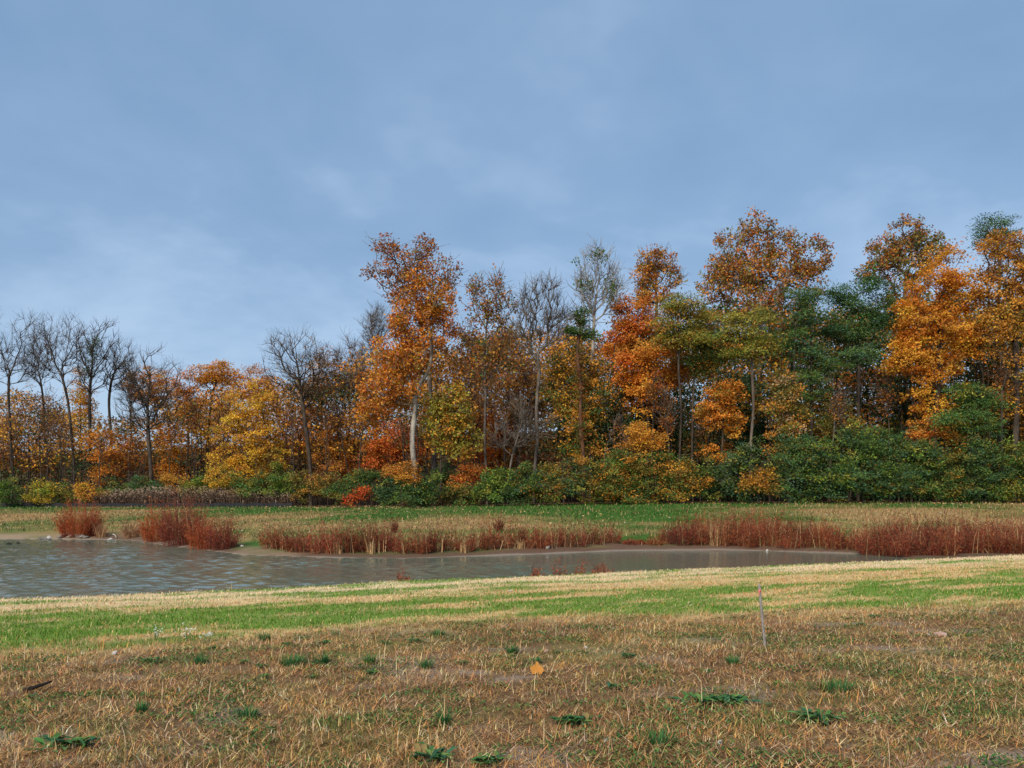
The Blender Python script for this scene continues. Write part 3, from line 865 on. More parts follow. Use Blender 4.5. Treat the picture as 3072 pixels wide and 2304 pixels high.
make_tree(112, 'yellow_tree', 'bright yellow tree sweeping down to the bushes on the left', 75, 246, [(246, 402, 22, 19), (233, 432, 24, 20), (262, 438, 22, 18), (270, 458, 22, 14), (225, 460, 22, 14), (248, 465, 24, 12)], 'maple', ('yellow', 'gold', 'amber', 'olive'), (3.4, 2.5, .8, .4), 6600, 160, 0.25, group=GF, mixing=0.2, scale=0.9)
make_tree(113, 'understory_tree', 'low orange tree under the bare trees on the left', 80, 116, [(115, 446, 26, 17), (104, 462, 16, 12), (130, 458, 18, 14)], 'maple', ('orange', 'amber', 'brown'), (3, 2, 1.2), 3000, 80, 0.14, group=GF, scale=0.9)
make_tree(114, 'understory_tree', 'low orange tree just right of the wide dark bare tree', 80, 174, [(174, 447, 17, 16), (180, 465, 14, 12), (165, 468, 14, 8)], 'maple', ('orange', 'gold', 'amber'), (3, 1.5, 2), 2200, 70, 0.12, group=GF, scale=0.9)
bare(115, 'bare round crowned tree with twin dark stems and a few clinging leaves', 74, 311, [(310, 465), (307, 430), (302, 398), (298, 372)], [(294, 364, 28, 35), (310, 380, 18, 28)], 260, 0.36, 700, nleaf=420, pal=('amber', 'olive'), wts=(2, 1), zr=430)
make_tree(116, 'brown_tree', 'brownish gold tree right behind the bare round crowned tree', 80, 323, [(324, 372, 15, 26), (318, 396, 16, 20)], 'fine', ('amber', 'brown', 'gold', 'rust'), (3, 2, 1.5, 1), 2600, 100, 0.18, group=GF, twigs=350)
make_tree(117, 'twiggy_tree', 'twiggy reddish grey tree left of the tall rust sycamores', 80, 348, [(349, 368, 17, 32), (340, 385, 12, 22), (356, 395, 12, 24)], 'fine', ('rust', 'brown', 'twig'), (1, 2, 2), 900, 260, 0.18, None, BARKG, group=GF, twigs=1400, seg=0.6, bf=0.42)
make_tree(118, 'rust_tree', 'dark rust red tree low behind the bare round crowned tree', 84, 297, [(298, 425, 26, 24), (288, 448, 20, 20), (312, 446, 18, 22)], 'fine', ('dkred', 'rust', 'amber', 'brown'), (2, 2.5, 2, 1), 3600, 120, 0.2, group=GB)
make_tree(119, 'orange_tree', 'orange tree low between the twiggy grey tree and the white trunk', 76, 336, [(338, 438, 22, 24), (328, 460, 18, 16), (350, 460, 16, 16)], 'maple', ('orange', 'rust', 'amber', 'brown'), (2, 1.5, 2, 1), 2600, 100, 0.16, group=GB, scale=0.8)
bare(120, 'pale grey bare tree peeking out left of the tall sycamores', 88, 376, [(376, 440), (376, 380), (376, 345)], [(376, 328, 12, 22), (372, 345, 9, 16)], 160, 0.16, 500, BARKG, rmin=0.014)
# --- centre sycamores and neighbours
make_tree(121, 'sycamore_tree', 'tall sycamore with sparse dark rust leaves, behind the white curved trunk', 67, 436,
          [(386, 247, 13, 14), (408, 266, 26, 22), (398, 282, 20, 12), (425, 247, 11, 12), (443, 272, 17, 18), (452, 290, 12, 14), (379, 270, 12, 8), (369, 273, 6, 4), (415, 300, 30, 16)],
          'broad', ('rust', 'rust', 'amber', 'olive', 'brown'), (3, 2, 1.4, .8, 1), 2500, 230, 0.34, [(434, 450), (430, 380), (420, 320), (412, 280)], BARKG, 'tree', GF, bf=0.35, rmin=0.018, twigs=250)
make_tree(122, 'sycamore_tree', 'sycamore with a curved white trunk and orange rust leaves', 60, 416,
          [(422, 287, 14, 20), (412, 318, 24, 24), (438, 318, 18, 28), (398, 352, 24, 24), (428, 352, 24, 22), (382, 392, 24, 24), (372, 412, 18, 14), (440, 300, 12, 20), (400, 385, 20, 20)],
          'broad', ('orange', 'rust', 'amber', 'gold', 'olive'), (3, 3, 2.4, .8, .4), 7800, 300, 0.30,
          [(415, 468), (411.5, 438), (413, 424), (417, 409), (413, 397), (418, 385), (430, 373), (433, 350), (428, 320)], BARKW, 'tree', GF, bf=0.3, rmin=0.018, mixing=0.4, zmin_row=430, cut=0.05)
make_tree(123, 'olive_tree', 'olive yellow tree between the white curved trunk and the slim grey trunk', 61, 441, [(455, 405, 24, 20), (446, 430, 24, 20), (462, 440, 20, 20), (436, 405, 12, 14)], 'broad', ('ygreen', 'olive', 'amber', 'gold'), (3, 2, 2, 1.4), 4600, 150, 0.17, [(441, 470), (441, 430), (443, 400)], group=GF, scale=0.85)
make_tree(124, 'sycamore_tree', 'slim straight sycamore with thin rust leaves turning green at its tip', 62, 487,
          [(489, 300, 19, 22), (477, 288, 12, 12), (497, 276, 6, 11), (508, 305, 11, 14), (486, 335, 24, 24), (490, 365, 26, 24)],
          'broad', ('rust', 'amber', 'olive', 'mid', 'brown'), (3, 2, 1.3, .6, 1), 2000, 300, 0.2, [(487, 481), (484, 440), (486, 400), (484, 362), (487, 320)], BARKG, 'tree', GF, bf=0.4, rmin=0.018, twigs=500, scale=0.9)
make_tree(125, 'twiggy_tree', 'brown twiggy tree with scattered orange leaves left of the forked bare tree', 70, 508, [(508, 365, 26, 34), (500, 400, 28, 26), (520, 400, 20, 28)], 'fine', ('brown', 'rust', 'amber', 'twig'), (2, 1.6, 2, 1), 2600, 200, 0.18, None, BARKG, group=GB, twigs=900, seg=0.6)
bare(126, 'forked bare tree with thin upright twigs left of the white sycamore', 61, 534, [(534, 472), (538, 440), (536, 410), (539, 378)], [(540, 308, 20, 36), (525, 330, 14, 22), (557, 326, 12, 20)], 220, 0.24, 600, BARKG, rmin=0.014, zr=400)
bare(127, 'small pale bare tree with wide crooked limbs above the green bushes', 59.5, 509, [(509, 470), (513, 450), (518, 440), (520, 428)], [(522, 430, 26, 18), (505, 440, 22, 12), (540, 428, 16, 10), (518, 412, 12, 14)], 90, 0.15, 260, BARKG, rmin=0.014, name='small_bare_tree', cut=0.04, zr=462)
make_tree(128, 'sycamore_tree', 'nearly bare white limbed sycamore with dark green leaf tufts on top', 66, 590, [(597, 283, 22, 36), (584, 300, 14, 26), (612, 295, 12, 28)], 'broad', ('green', 'mid', 'olive'), (3, 1, 1), 420, 380, 0.24,
          [(591, 430), (592, 360), (594, 318), (596, 295)], BARKW, 'tree', GF, bf=0.42, rmin=0.016, twigs=700, leaf_lobes=[(598, 255, 9, 8), (575, 260, 3, 4), (585, 285, 10, 12), (612, 290, 8, 20)], zmin_row=345, scale=0.75)
make_tree(129, 'dead_snag', 'dead reddish trunk draped with vine and a green tuft at its tip', 61, 583, [(583, 318, 7, 8), (590, 334, 5, 5), (573, 330, 5, 4)], 'fine', ('green', 'mid', 'dark'), (3, 1.5, 1), 1000, 40, 0.26,
          [(584, 455), (579, 420), (582, 390), (576, 352), (581, 325)], BARKR, 'tree', GF, extra=vine([(580, 362, 4, 26), (579, 390, 7, 30), (582, 425, 8, 30), (574, 345, 5, 8)], 2200, ('rust', 'brown', 'green', 'olive'), (1.6, 1.4, 1.4, 1)))
make_tree(130, 'sycamore_tree', 'golden brown topped tree rising above the red orange maple', 70, 655, [(655, 260, 19, 11), (645, 277, 12, 11), (671, 276, 10, 13), (652, 296, 18, 12)], 'broad', ('amber', 'rust', 'olive', 'gold'), (3, 2, 1.3, 1), 2200, 130, 0.24, None, BARKG, 'tree', GF, twigs=250)
make_tree(131, 'maple_tree', 'red orange maple below the golden brown topped tree', 66, 632, [(632, 312, 22, 18), (640, 335, 26, 24), (620, 345, 14, 20)], 'maple', ('orange', 'redor', 'amber', 'rust'), (3, 1.6, 2, 1.2), 4600, 120, 0.24, group=GF)
make_tree(132, 'maple_tree', 'glowing orange tree behind the slim locust stems', 63, 646, [(632, 365, 20, 16), (660, 360, 26, 16), (645, 385, 24, 14), (675, 375, 16, 14)], 'maple', ('orange', 'gold', 'amber', 'redor'), (4, 2, 1, .8), 5600, 120, 0.22, group=GF)
make_tree(133, 'maple_tree', 'green tree mottled with golden orange leaves right of the forked bare tree', 63, 585, [(575, 365, 26, 18), (562, 392, 20, 24), (592, 395, 22, 26), (578, 420, 28, 18)], 'maple', ('amber', 'gold', 'green', 'dark', 'olive'), (2.6, 2, 2.4, 1.4, 1), 6500, 160, 0.2, group=GF)
# --- right
make_tree(134, 'locust_tree', 'olive yellow feathery locust with a tall thin stem', 59.5, 680, [(682, 305, 22, 11), (672, 322, 20, 10), (698, 320, 14, 12), (684, 338, 24, 10)], 'locust', ('ygreen', 'olive', 'amber', 'mid'), (3, 2, 1.4, .8), 5600, 100, 0.16, [(680, 448), (682, 410), (678, 370), (680, 335), (677, 315)], group=GF, zmin_row=400)
make_tree(135, 'locust_tree', 'darker locust on a thin stem right of the olive yellow one', 61, 693, [(706, 336, 18, 12), (712, 358, 18, 14), (698, 362, 16, 14)], 'locust', ('olive', 'green', 'amber', 'mid'), (2.4, 2, 1.4, 1), 3600, 80, 0.16, [(692, 458), (693, 400), (695, 365)], group=GF)
make_tree(136, 'sycamore_tree', 'broad rust brown sycamore with the highest crown in the wood', 69, 758,
          [(728, 255, 20, 26), (757, 240, 21, 30), (787, 256, 20, 28), (814, 257, 15, 24), (765, 288, 46, 28), (718, 285, 20, 20), (740, 270, 22, 24), (817, 280, 14, 18), (770, 312, 40, 16)],
          'broad', ('rust', 'amber', 'brown', 'olive', 'orange'), (2.4, 2, 1.6, 2.6, .7), 9600, 380, 0.42, [(759, 400), (760, 320), (760, 275)], BARKW, 'tree', GF, bf=0.3, rmin=0.02, mixing=0.4, drop=0.1)
make_tree(137, 'locust_tree', 'layered yellow green locust in front of the broad rust brown sycamore', 58.5, 750, [(752, 318, 26, 8), (744, 336, 24, 8), (768, 343, 18, 8), (752, 354, 22, 6), (734, 350, 12, 6)], 'locust', ('ygreen', 'olive', 'mid', 'amber'), (3, 2.2, 1.4, .8), 4800, 90, 0.2, [(750, 442), (754, 405), (751, 370), (754, 335)], BARKG, 'tree', GF, zmin_row=380)
make_tree(138, 'locust_tree', 'dark green feathery tree right beside the layered yellow green locust', 60, 812, [(803, 298, 20, 12), (815, 318, 28, 12), (800, 340, 22, 12), (818, 362, 28, 14), (800, 390, 28, 16)], 'locust', ('green', 'mid', 'teal', 'olive'), (3, 1.5, 1.4, 1.2), 7200, 130, 0.22, [(810, 440), (811, 380), (810, 330)], group=GF, zmin_row=430)
make_tree(139, 'locust_tree', 'tall dark green feathery tree left of the blazing orange maple', 60.5, 858, [(845, 292, 18, 12), (872, 286, 15, 10), (862, 308, 26, 12), (846, 330, 20, 12), (880, 326, 18, 14), (860, 352, 28, 14), (885, 300, 10, 8)], 'locust', ('green', 'teal', 'mid', 'dark'), (3, 1.6, 1.2, 1.2), 7600, 130, 0.24, [(858, 440), (857, 380), (860, 320)], group=GF, zmin_row=420)
make_tree(140, 'sycamore_tree', 'high brown green sycamore crown between the broad rust one and the right edge', 70, 905, [(905, 236, 20, 20), (884, 252, 18, 16), (928, 248, 18, 18), (872, 272, 16, 10), (905, 268, 28, 18), (908, 295, 20, 16)], 'broad', ('olive', 'rust', 'amber', 'mid', 'brown'), (3, 2, 1.6, 1, 1.2), 5000, 210, 0.34, [(905, 400), (905, 320), (905, 275)], BARKG, 'tree', GF, mixing=0.4)
make_tree(141, 'maple_tree', 'blazing orange maple, the brightest big crown on the right', 59.5, 936, [(948, 256, 17, 14), (930, 282, 26, 18), (960, 290, 24, 20), (912, 320, 20, 22), (945, 325, 30, 24), (905, 358, 18, 16), (938, 362, 24, 16), (966, 345, 16, 16)], 'maple', ('orange', 'gold', 'amber', 'yellow'), (3, 3, 1, .6), 11000, 230, 0.3, group=GF)
make_tree(142, 'amber_tree', 'golden brown tree on tall dark trunks at the right edge', 58, 1013, [(1000, 246, 20, 14), (1012, 272, 24, 18), (988, 290, 14, 20), (1020, 305, 20, 24), (996, 325, 18, 16), (1036, 270, 18, 26)], 'maple', ('amber', 'gold', 'brown', 'olive'), (3.2, 1.6, 1, .8), 6800, 180, 0.38, [(1015, 440), (1015, 380), (1012, 300)], group=GF, zmin_row=420)
make_tree(143, 'dark_tree', 'dark green treetop peeking over the golden brown tree at the right edge', 74, 1000, [(995, 226, 19, 13), (1003, 243, 20, 12), (985, 238, 12, 8)], 'locust', ('green', 'mid', 'dark'), (3, 1, 1), 2600, 70, 0.24, group=GF)
make_tree(144, 'small_maple', 'small yellow brown tree at the edge right of the thin grey stem', 58, 786, [(784, 385, 18, 16), (778, 410, 16, 16), (794, 415, 14, 20), (785, 432, 18, 10)], 'maple', ('amber', 'tan', 'olive', 'green'), (3, 1, 2, 1.2), 3300, 90, 0.12, group=GF, scale=0.8)
make_tree(145, 'small_maple', 'small orange tree low between the two thin locust stems', 59, 722, [(724, 396, 18, 14), (716, 415, 18, 14), (732, 420, 12, 14)], 'maple', ('orange', 'amber', 'gold', 'olive'), (3, 2, 1, .8), 3000, 80, 0.12, group=GF, scale=0.8)
make_tree(146, 'maple_tree', 'bright orange patch of a tree deep behind the dark green feathery trees', 74, 896, [(898, 396, 16, 9), (872, 412, 14, 9), (885, 378, 18, 12), (850, 380, 18, 12)], 'maple', ('redor', 'orange', 'amber'), (2, 3, 1), 2800, 80, 0.2, group=GB)
make_tree(147, 'small_locust', 'young green feathery tree in front at the right, above the bushes', 55.5, 970, [(968, 392, 18, 10), (985, 405, 16, 10), (962, 420, 20, 10), (980, 430, 18, 10)], 'locust', ('mid', 'green', 'ygreen', 'teal'), (3, 2, 1.3, 1), 4000, 80, 0.12, group=GF)
make_tree(148, 'dark_tree', 'dark green leafy tree in shade behind the golden flecked bushes', 66, 640, [(640, 412, 28, 26), (612, 432, 22, 24), (664, 436, 22, 28)], 'maple', ('dark', 'green', 'dark', 'olive'), (3, 2, 1, .5), 5200, 130, 0.2, group=GB)
make_tree(149, 'dark_tree', 'shaded dark green tree below the blazing orange maple', 64, 922, [(922, 405, 26, 20), (910, 432, 24, 20), (942, 432, 22, 18)], 'maple', ('dark', 'green', 'olive', 'amber'), (3, 2, 1, .7), 4400, 110, 0.2, group=GB)
make_tree(150, 'dark_tree', 'shaded blue green tree behind the thin grey locust stem', 66, 742, [(742, 395, 20, 24), (738, 430, 24, 26), (762, 436, 16, 20)], 'maple', ('dark', 'teal', 'green'), (3, 1.4, 1.4), 4000, 100, 0.2, group=GB)
make_tree(151, 'maple_tree', 'orange and green mixed tree low at the right edge', 62, 1000, [(1000, 385, 22, 22), (1015, 420, 18, 22), (992, 420, 16, 18)], 'maple', ('amber', 'orange', 'green', 'dark', 'olive'), (2, 1.5, 2, 1.5, 1), 3600, 110, 0.18, group=GF)
make_tree(152, 'maple_tree', 'red orange tree seen low through the trunks right of the white curved trunk', 72, 396, [(392, 438, 22, 18), (380, 455, 18, 14), (408, 450, 16, 18)], 'maple', ('redor', 'red', 'orange', 'rust'), (3, 1, 2, 1.4), 2800, 90, 0.16, group=GB)
make_tree(153, 'maple_tree', 'red orange tree glowing low behind the small pale bare tree', 72, 500, [(500, 425, 24, 16), (512, 445, 20, 16), (486, 450, 14, 16)], 'maple', ('redor', 'orange', 'red', 'rust'), (3, 2, .8, 1.4), 2700, 90, 0.16, group=GB)
make_tree(154, 'small_maple', 'small golden tree in front of the dark shaded wood, right of the pale leaning stems', 57.5, 640, [(635, 430, 16, 8), (652, 437, 14, 8), (640, 446, 18, 7)], 'spray', ('gold', 'amber', 'orange'), (3, 2, 1), 1300, 45, 0.08, group=GF)
make_tree(155, 'orange_tree', 'rust orange tree filling the gap behind the slim straight sycamore', 74, 470, [(472, 385, 20, 28), (462, 350, 14, 22), (480, 420, 16, 24)], 'maple', ('rust', 'orange', 'amber', 'brown'), (2, 1.6, 2, 1.4), 3000, 100, 0.2, group=GB)
make_tree(156, 'brown_tree', 'reddish brown tree behind the forked bare tree and white sycamore', 76, 560, [(558, 345, 18, 22), (545, 385, 20, 24), (575, 330, 12, 14)], 'fine', ('dkred', 'brown', 'rust', 'redor'), (1, 2, 2, 1), 2200, 140, 0.2, None, BARKG, group=GB, twigs=500)
make_tree(157, 'maple_tree', 'pinkish orange tree seen low between the broad sycamore and the green trees', 74, 795, [(790, 325, 18, 14), (806, 312, 10, 10), (780, 350, 16, 16)], 'maple', ('redor', 'orange', 'rust'), (2, 2, 2), 2200, 80, 0.2, group=GB)
make_tree(158, 'orange_tree', 'orange tree half hidden behind the slim orange tree on the left', 94, 205, [(205, 415, 26, 16), (228, 410, 14, 14)], 'maple', ('orange', 'redor', 'amber'), (3, 1.5, 1), 2000, 70, 0.2, group=GB)
make_tree(159, 'orange_tree', 'orange gold tree low behind the small yellow brown tree, above the grey green bush', 60, 830, [(838, 418, 18, 20), (822, 432, 16, 14), (858, 432, 16, 16)], 'spray', ('olive', 'green', 'amber', 'brown'), (2.4, 2, 1.2, 1), 2400, 90, 0.14, group=GF)

# slim stems told apart between the crowns
def slim(seed, px, D, top, label, lean=0.0, bark=BARK, R=0.10, nl=160):
    r = np.random.default_rng(seed)
    l = px + lean
    make_tree(seed, 'slim_tree', label, D, px, [(l, top + 10, 6, 22), (l + r.normal(0, 5), top + 25, 6, 16)], 'fine', ('brown', 'amber', 'rust'), (1, 1, 1), nl, 34, R,
              [(px + r.normal(0, 1.2), 465), (px + lean * .4 + r.normal(0, 1.2), 430), (l, top + 18)], bark, 'tree', 'slim stems in the wood', rmin=0.014, twigs=120, scale=0.7, cut=0.03)
for a in [(201, 40, 80, 415, 'slim dark stem below the sparse brown tree at the left edge', 2),
          (202, 62, 79, 420, 'slim dark stem left of the second tall bare tree', -3), (203, 100, 78, 425, 'slim dark stem under the vine wrapped tree', 3),
          (204, 128, 79, 415, 'slim stem between the low orange tree and the wide dark bare tree', 2), (205, 199, 80, 400, 'slim stem just left of the golden tree stems', -2),
          (206, 216, 80, 392, 'slim dark stem under the middle of the flat golden crown', 3), (207, 286, 76, 400, 'slim dark stem right of the bright yellow tree', 3),
          (208, 328, 74, 395, 'slim dark stem right beside the bare round crowned tree', 2), (209, 341, 75, 392, 'slim dark stem under the twiggy reddish grey tree', -3),
          (210, 360, 70, 405, 'slim dark stem left of the sycamore with the curved trunk', 4), (211, 404, 66, 410, 'slim dark stem just left of the curved white trunk', 2),
          (212, 428, 66, 425, 'slim stem between the curved white trunk and the olive yellow tree', -2), (213, 474, 64, 405, 'slim stem left of the slim straight sycamore', 3),
          (214, 603, 58, 425, 'slim stem forking right above the mixed green and orange bush', 12), (215, 652, 61, 380, 'slim stem in front of the glowing orange tree', 2),
          (216, 668, 60, 400, 'slim stem left of the olive yellow locust stem', -2), (217, 708, 62, 400, 'slim stem right of the darker locust stem', 3),
          (218, 832, 58, 390, 'slim stem between the two dark green feathery trees', 3), (219, 848, 61, 400, 'slim black stem under the tall dark green feathery tree', -1),
          (220, 890, 60, 380, 'slim stem left under the blazing orange maple', -3), (221, 1003, 57, 370, 'dark trunk just left of the right edge, beside the tall dark trunks', -2)]:
    slim(*a, bark=BARKG if a[0] in (214, 216, 218) else BARK, R=0.16 if a[0] == 221 else 0.09)

# ------------------------------------------------------------------ bushes at the wood edge
def bush(seed, label, D, lobes, pal, wts, n, name='bush', style='bush', nc=None, scale=1.0, mixing=0.25, group='bushes along the foot of the wood'):
    cx = float(np.mean([l[0] for l in lobes]))
    rg = np.random.default_rng(seed + 7000)
    if len(pal) >= 3 and pal[0] in ('green', 'teal', 'mid', 'dark', 'greyg'):
        pal, wts = tuple(pal) + ('olive', 'lime', 'ygreen'), tuple(wts) + (.55, .45, .3)
    lobes = list(lobes)
    for l in list(lobes):
        for _ in range(4):
            a = rg.random() * math.pi
            lobes.append((l[0] + math.cos(a) * l[2] * 1.02, max(l[1] - math.sin(a) * l[3] * (1.0 + .25 * rg.random()), 420), l[2] * (.14 + .12 * rg.random()), l[3] * (.2 + .22 * rg.random())))
    nc = nc or max(30, n // 40)
    r = np.random.default_rng(seed)
    make_tree(seed, name, label, D, cx, lobes, style, pal, wts, n, nc, 0.06, [(cx + r.normal(0, 1), 494), (cx, 484)], BARK, 'bush', group, rmin=0.011, seg=0.5, zmin_row=499, twigs=70, scale=scale, mixing=mixing, shell=0.3, cut=0.025)
bush(301, 'green bush in the bottom left corner of the wood edge', 73, [(11, 495, 13, 11), (3, 490, 9, 8)], ('mid', 'lime', 'green'), (2, 1.4, 1), 1400)
bush(302, 'yellow bush second from the left edge', 73, [(38, 496, 14, 9), (46, 490, 9, 7)], ('yellow', 'ygreen', 'lime'), (2, 1.4, 1), 1300)
bush(303, 'yellow green bush under the second tall bare tree', 74, [(60, 496, 12, 9)], ('ygreen', 'mid', 'gold'), (2, 1.4, 1), 900)
bush(304, 'orange yellow bush left of the brown weed strip', 73, [(90, 494, 15, 8), (84, 490, 8, 7)], ('gold', 'amber', 'lime'), (2, 1.4, 1), 1200)
bush(305, 'dark green bush behind the brown weeds left of the pale straight stem', 75, [(112, 488, 12, 8), (125, 492, 12, 7)], ('green', 'dark', 'mid'), (2, 1.4, 1), 900)
bush(306, 'green bush around the foot of the wide dark bare tree', 74, [(142, 487, 14, 8), (155, 490, 10, 7)], ('mid', 'teal', 'green'), (2, 1, 1.4), 1000)
bush(307, 'orange bush right of the wide dark bare tree foot', 73, [(176, 484, 13, 9), (186, 490, 10, 6)], ('amber', 'gold', 'olive'), (2, 1, 1), 1100)
bush(308, 'yellow green bush left under the bright yellow tree', 72, [(200, 487, 13, 9), (192, 492, 9, 6)], ('lime', 'ygreen', 'mid'), (2, 1.4, 1), 1100)
bush(309, 'golden yellow bush at the foot of the bright yellow tree', 71, [(220, 479, 13, 11), (228, 488, 9, 7)], ('yellow', 'gold', 'ygreen'), (2, 1.4, .7), 1400)
bush(310, 'green bush right of the golden yellow one', 70, [(247, 486, 16, 13), (260, 488, 12, 11)], ('mid', 'green', 'ygreen'), (2, 1.4, 1), 1900)
bush(311, 'bright green bush with yellow flecks below the yellow tree end', 69, [(282, 482, 15, 14), (272, 490, 10, 10)], ('mid', 'lime', 'ygreen', 'green'), (2, 1.4, .8, 1), 1900)
bush(312, 'brownish olive bush below the bare round crowned tree', 68, [(312, 488, 18, 14), (325, 486, 14, 14), (305, 494, 12, 10)], ('olive', 'amber', 'brown', 'mid'), (2.4, 1, 1, .7), 2600)
bush(313, 'green feathery bush behind the scarlet bush', 66, [(352, 486, 16, 11), (366, 484, 14, 11), (340, 494, 12, 9)], ('green', 'mid', 'teal'), (2, 1.2, 1.2), 2300, style='spray')
bush(314, 'scarlet bush, the only bright red one at the wood edge', 62, [(361, 495, 5, 5), (354, 500, 5, 4), (366, 492, 4, 3), (348, 505, 4, 2.5)], ('scarlet', 'redor', 'amber'), (3, 1.4, .8), 420)
bush(315, 'dark teal bush right of the scarlet bush', 62.5, [(392, 488, 14, 15), (404, 492, 12, 11), (384, 498, 10, 8)], ('teal', 'dark', 'green'), (2.4, 1.4, 1.4), 2600, style='spray')
bush(316, 'low orange bush at the foot of the curved white trunk', 58.2, [(402, 472, 12, 8), (394, 470, 8, 5), (410, 478, 8, 5)], ('amber', 'orange', 'gold'), (2, 1.4, .6), 800, style='spray')
bush(317, 'green feathery bush between the curved white trunk and the dark bush', 58.5, [(424, 490, 14, 13), (414, 496, 12, 10)], ('green', 'teal', 'mid'), (2, 1.3, 1), 1800, style='spray')
bush(318, 'dark green bush left of the red orange bush', 62, [(445, 482, 14, 13), (436, 492, 12, 12)], ('dark', 'green', 'teal'), (2.4, 1.5, .8), 2200)
bush(319, 'red orange bush left of the slim straight sycamore foot', 61, [(471, 476, 10, 8), (478, 472, 7, 4), (464, 480, 7, 6)], ('redor', 'rust', 'amber'), (2, 1.4, 1), 900, style='spray')
bush(320, 'low olive bush under the red orange bush', 60, [(456, 497, 16, 9), (470, 496, 10, 9)], ('olive', 'mid', 'amber', 'brown'), (2, 1.4, .8, .8), 1700)
bush(321, 'low brown bush between the teal bush and the olive bush', 61, [(418, 503, 14, 5), (432, 502, 10, 5)], ('brown', 'olive', 'twig'), (2, 1, 1), 900)
bush(322, 'bright yellow green bush at the foot of the small pale bare tree', 58.5, [(496, 490, 17, 13), (508, 488, 12, 11), (486, 496, 10, 9)], ('lime', 'mid', 'ygreen', 'green'), (2, 2, 1, 1), 2700)
bush(323, 'green bush right of the small pale bare tree', 58, [(529, 486, 14, 15), (520, 494, 11, 10)], ('green', 'teal', 'mid', 'amber'), (2, 1.4, 1.2, .3), 2300)
bush(324, 'mixed green and orange bush below the green and golden tree', 57.5, [(560, 484, 18, 18), (576, 478, 16, 16), (550, 492, 14, 12), (590, 490, 14, 14)], ('green', 'teal', 'amber', 'olive', 'brown'), (2, 1.4, 1.6, 1.4, .6), 4600, style='spray')
bush(325, 'large green bush flecked with orange in the middle of the wood edge', 57, [(610, 480, 20, 20), (632, 470, 20, 20), (652, 474, 20, 22), (625, 492, 22, 13), (648, 494, 18, 11)], ('green', 'mid', 'amber', 'olive', 'orange'), (2, 1.6, 1.8, 1.6, .7), 6800, style='spray')
bush(326, 'orange flecked leafy bush around the foot of the locust stems', 56.5, [(680, 476, 14, 14), (694, 484, 14, 14), (676, 494, 14, 10)], ('olive', 'amber', 'mid', 'gold'), (2, 1.4, 1.4, .7), 3000)
bush(327, 'dark green bush between the locust stems and the grey green bush', 57, [(712, 482, 15, 18), (722, 492, 12, 12)], ('dark', 'green', 'teal'), (2.2, 1.5, 1), 2600)
bush(328, 'grey green bush under the thin grey locust stem', 55.5, [(738, 468, 16, 18), (756, 464, 16, 18), (746, 488, 20, 15), (768, 482, 12, 16)], ('greyg', 'green', 'teal', 'dark'), (2.2, 1.4, 1, 1), 4400)
bush(329, 'small orange bush in front of the grey green bush', 54.5, [(757, 478, 12, 7), (750, 489, 9, 6), (766, 488, 9, 5)], ('amber', 'olive', 'gold'), (2.4, 1, .6), 1100, style='spray')
bush(330, 'big blue green bush, left shoulder of the long mound', 55, [(795, 460, 20, 18), (812, 455, 18, 18), (800, 484, 24, 18)], ('teal', 'green', 'mid', 'olive', 'lime'), (2.6, 1.6, 1, .5, .5), 5600, style='spray')
bush(331, 'tallest blue green bush in the middle of the long mound', 54.5, [(845, 455, 22, 20), (868, 446, 20, 19), (890, 450, 18, 18), (858, 478, 28, 22), (885, 482, 22, 18), (835, 485, 18, 16)], ('teal', 'green', 'mid', 'olive', 'lime'), (2.8, 1.8, 1, .4, .5), 9500, style='spray')
bush(332, 'green bush falling away right of the tallest blue green bush', 54.5, [(912, 458, 18, 18), (928, 466, 18, 18), (918, 486, 22, 16)], ('green', 'teal', 'mid', 'olive', 'lime'), (2, 1.8, 1.2, .5, .5), 5000, style='spray')
bush(333, 'orange flecked bush halfway up at the right, above the green mound', 57, [(915, 436, 8, 7), (932, 432, 7, 9), (925, 444, 9, 6)], ('orange', 'amber', 'redor'), (2.4, 1, .6), 800, group=None)
bush(334, 'olive green bush with a few orange leaves near the right edge', 54, [(952, 468, 18, 18), (965, 486, 18, 15), (945, 490, 14, 12)], ('olive', 'green', 'mid', 'amber'), (1.6, 2, 1.2, .6), 4200)
bush(335, 'dark green bush second from the right edge', 53.5, [(985, 462, 18, 20), (996, 484, 18, 17), (975, 490, 14, 12)], ('green', 'teal', 'dark', 'mid'), (2, 1, 1.2, 1), 4800)
bush(336, 'green bush with yellow leaves at the right edge', 53, [(1016, 465, 16, 20), (1026, 484, 18, 18), (1008, 492, 12, 10)], ('green', 'mid', 'yellow', 'ygreen'), (2, 1.6, .5, .6), 4000)
# just outside the frame, so the wood goes on
make_tree(160, 'orange_tree', 'orange tree beyond the right edge of the photo', 58, 1070, [(1068, 300, 30, 40), (1075, 370, 34, 40)], 'maple', ('amber', 'green', 'orange'), (2, 1, 1), 4200, 140, 0.3, group=GF)
make_tree(162, 'maple_tree', 'golden tree farther out beyond the right edge of the photo', 57, 1150, [(1145, 310, 34, 40), (1155, 380, 36, 44)], 'maple', ('amber', 'gold', 'olive'), (2, 1, 1), 3000, 120, 0.3, group=GF)
bush(337, 'green bush beyond the right edge of the photo', 52, [(1065, 470, 26, 20), (1085, 486, 24, 16)], ('green', 'mid', 'olive'), (2, 1, 1), 2200)
bush(338, 'green bush farther out beyond the right edge of the photo', 51, [(1130, 470, 30, 22), (1155, 486, 26, 16)], ('green', 'teal', 'olive'), (2, 1, 1), 2200)
make_tree(161, 'sparse_tree', 'sparse brown tree beyond the left edge of the photo', 84, -40, [(-42, 400, 34, 50), (-30, 450, 30, 36)], 'fine', ('amber', 'brown', 'orange'), (2, 2, 1), 3000, 160, 0.25, group=GF)

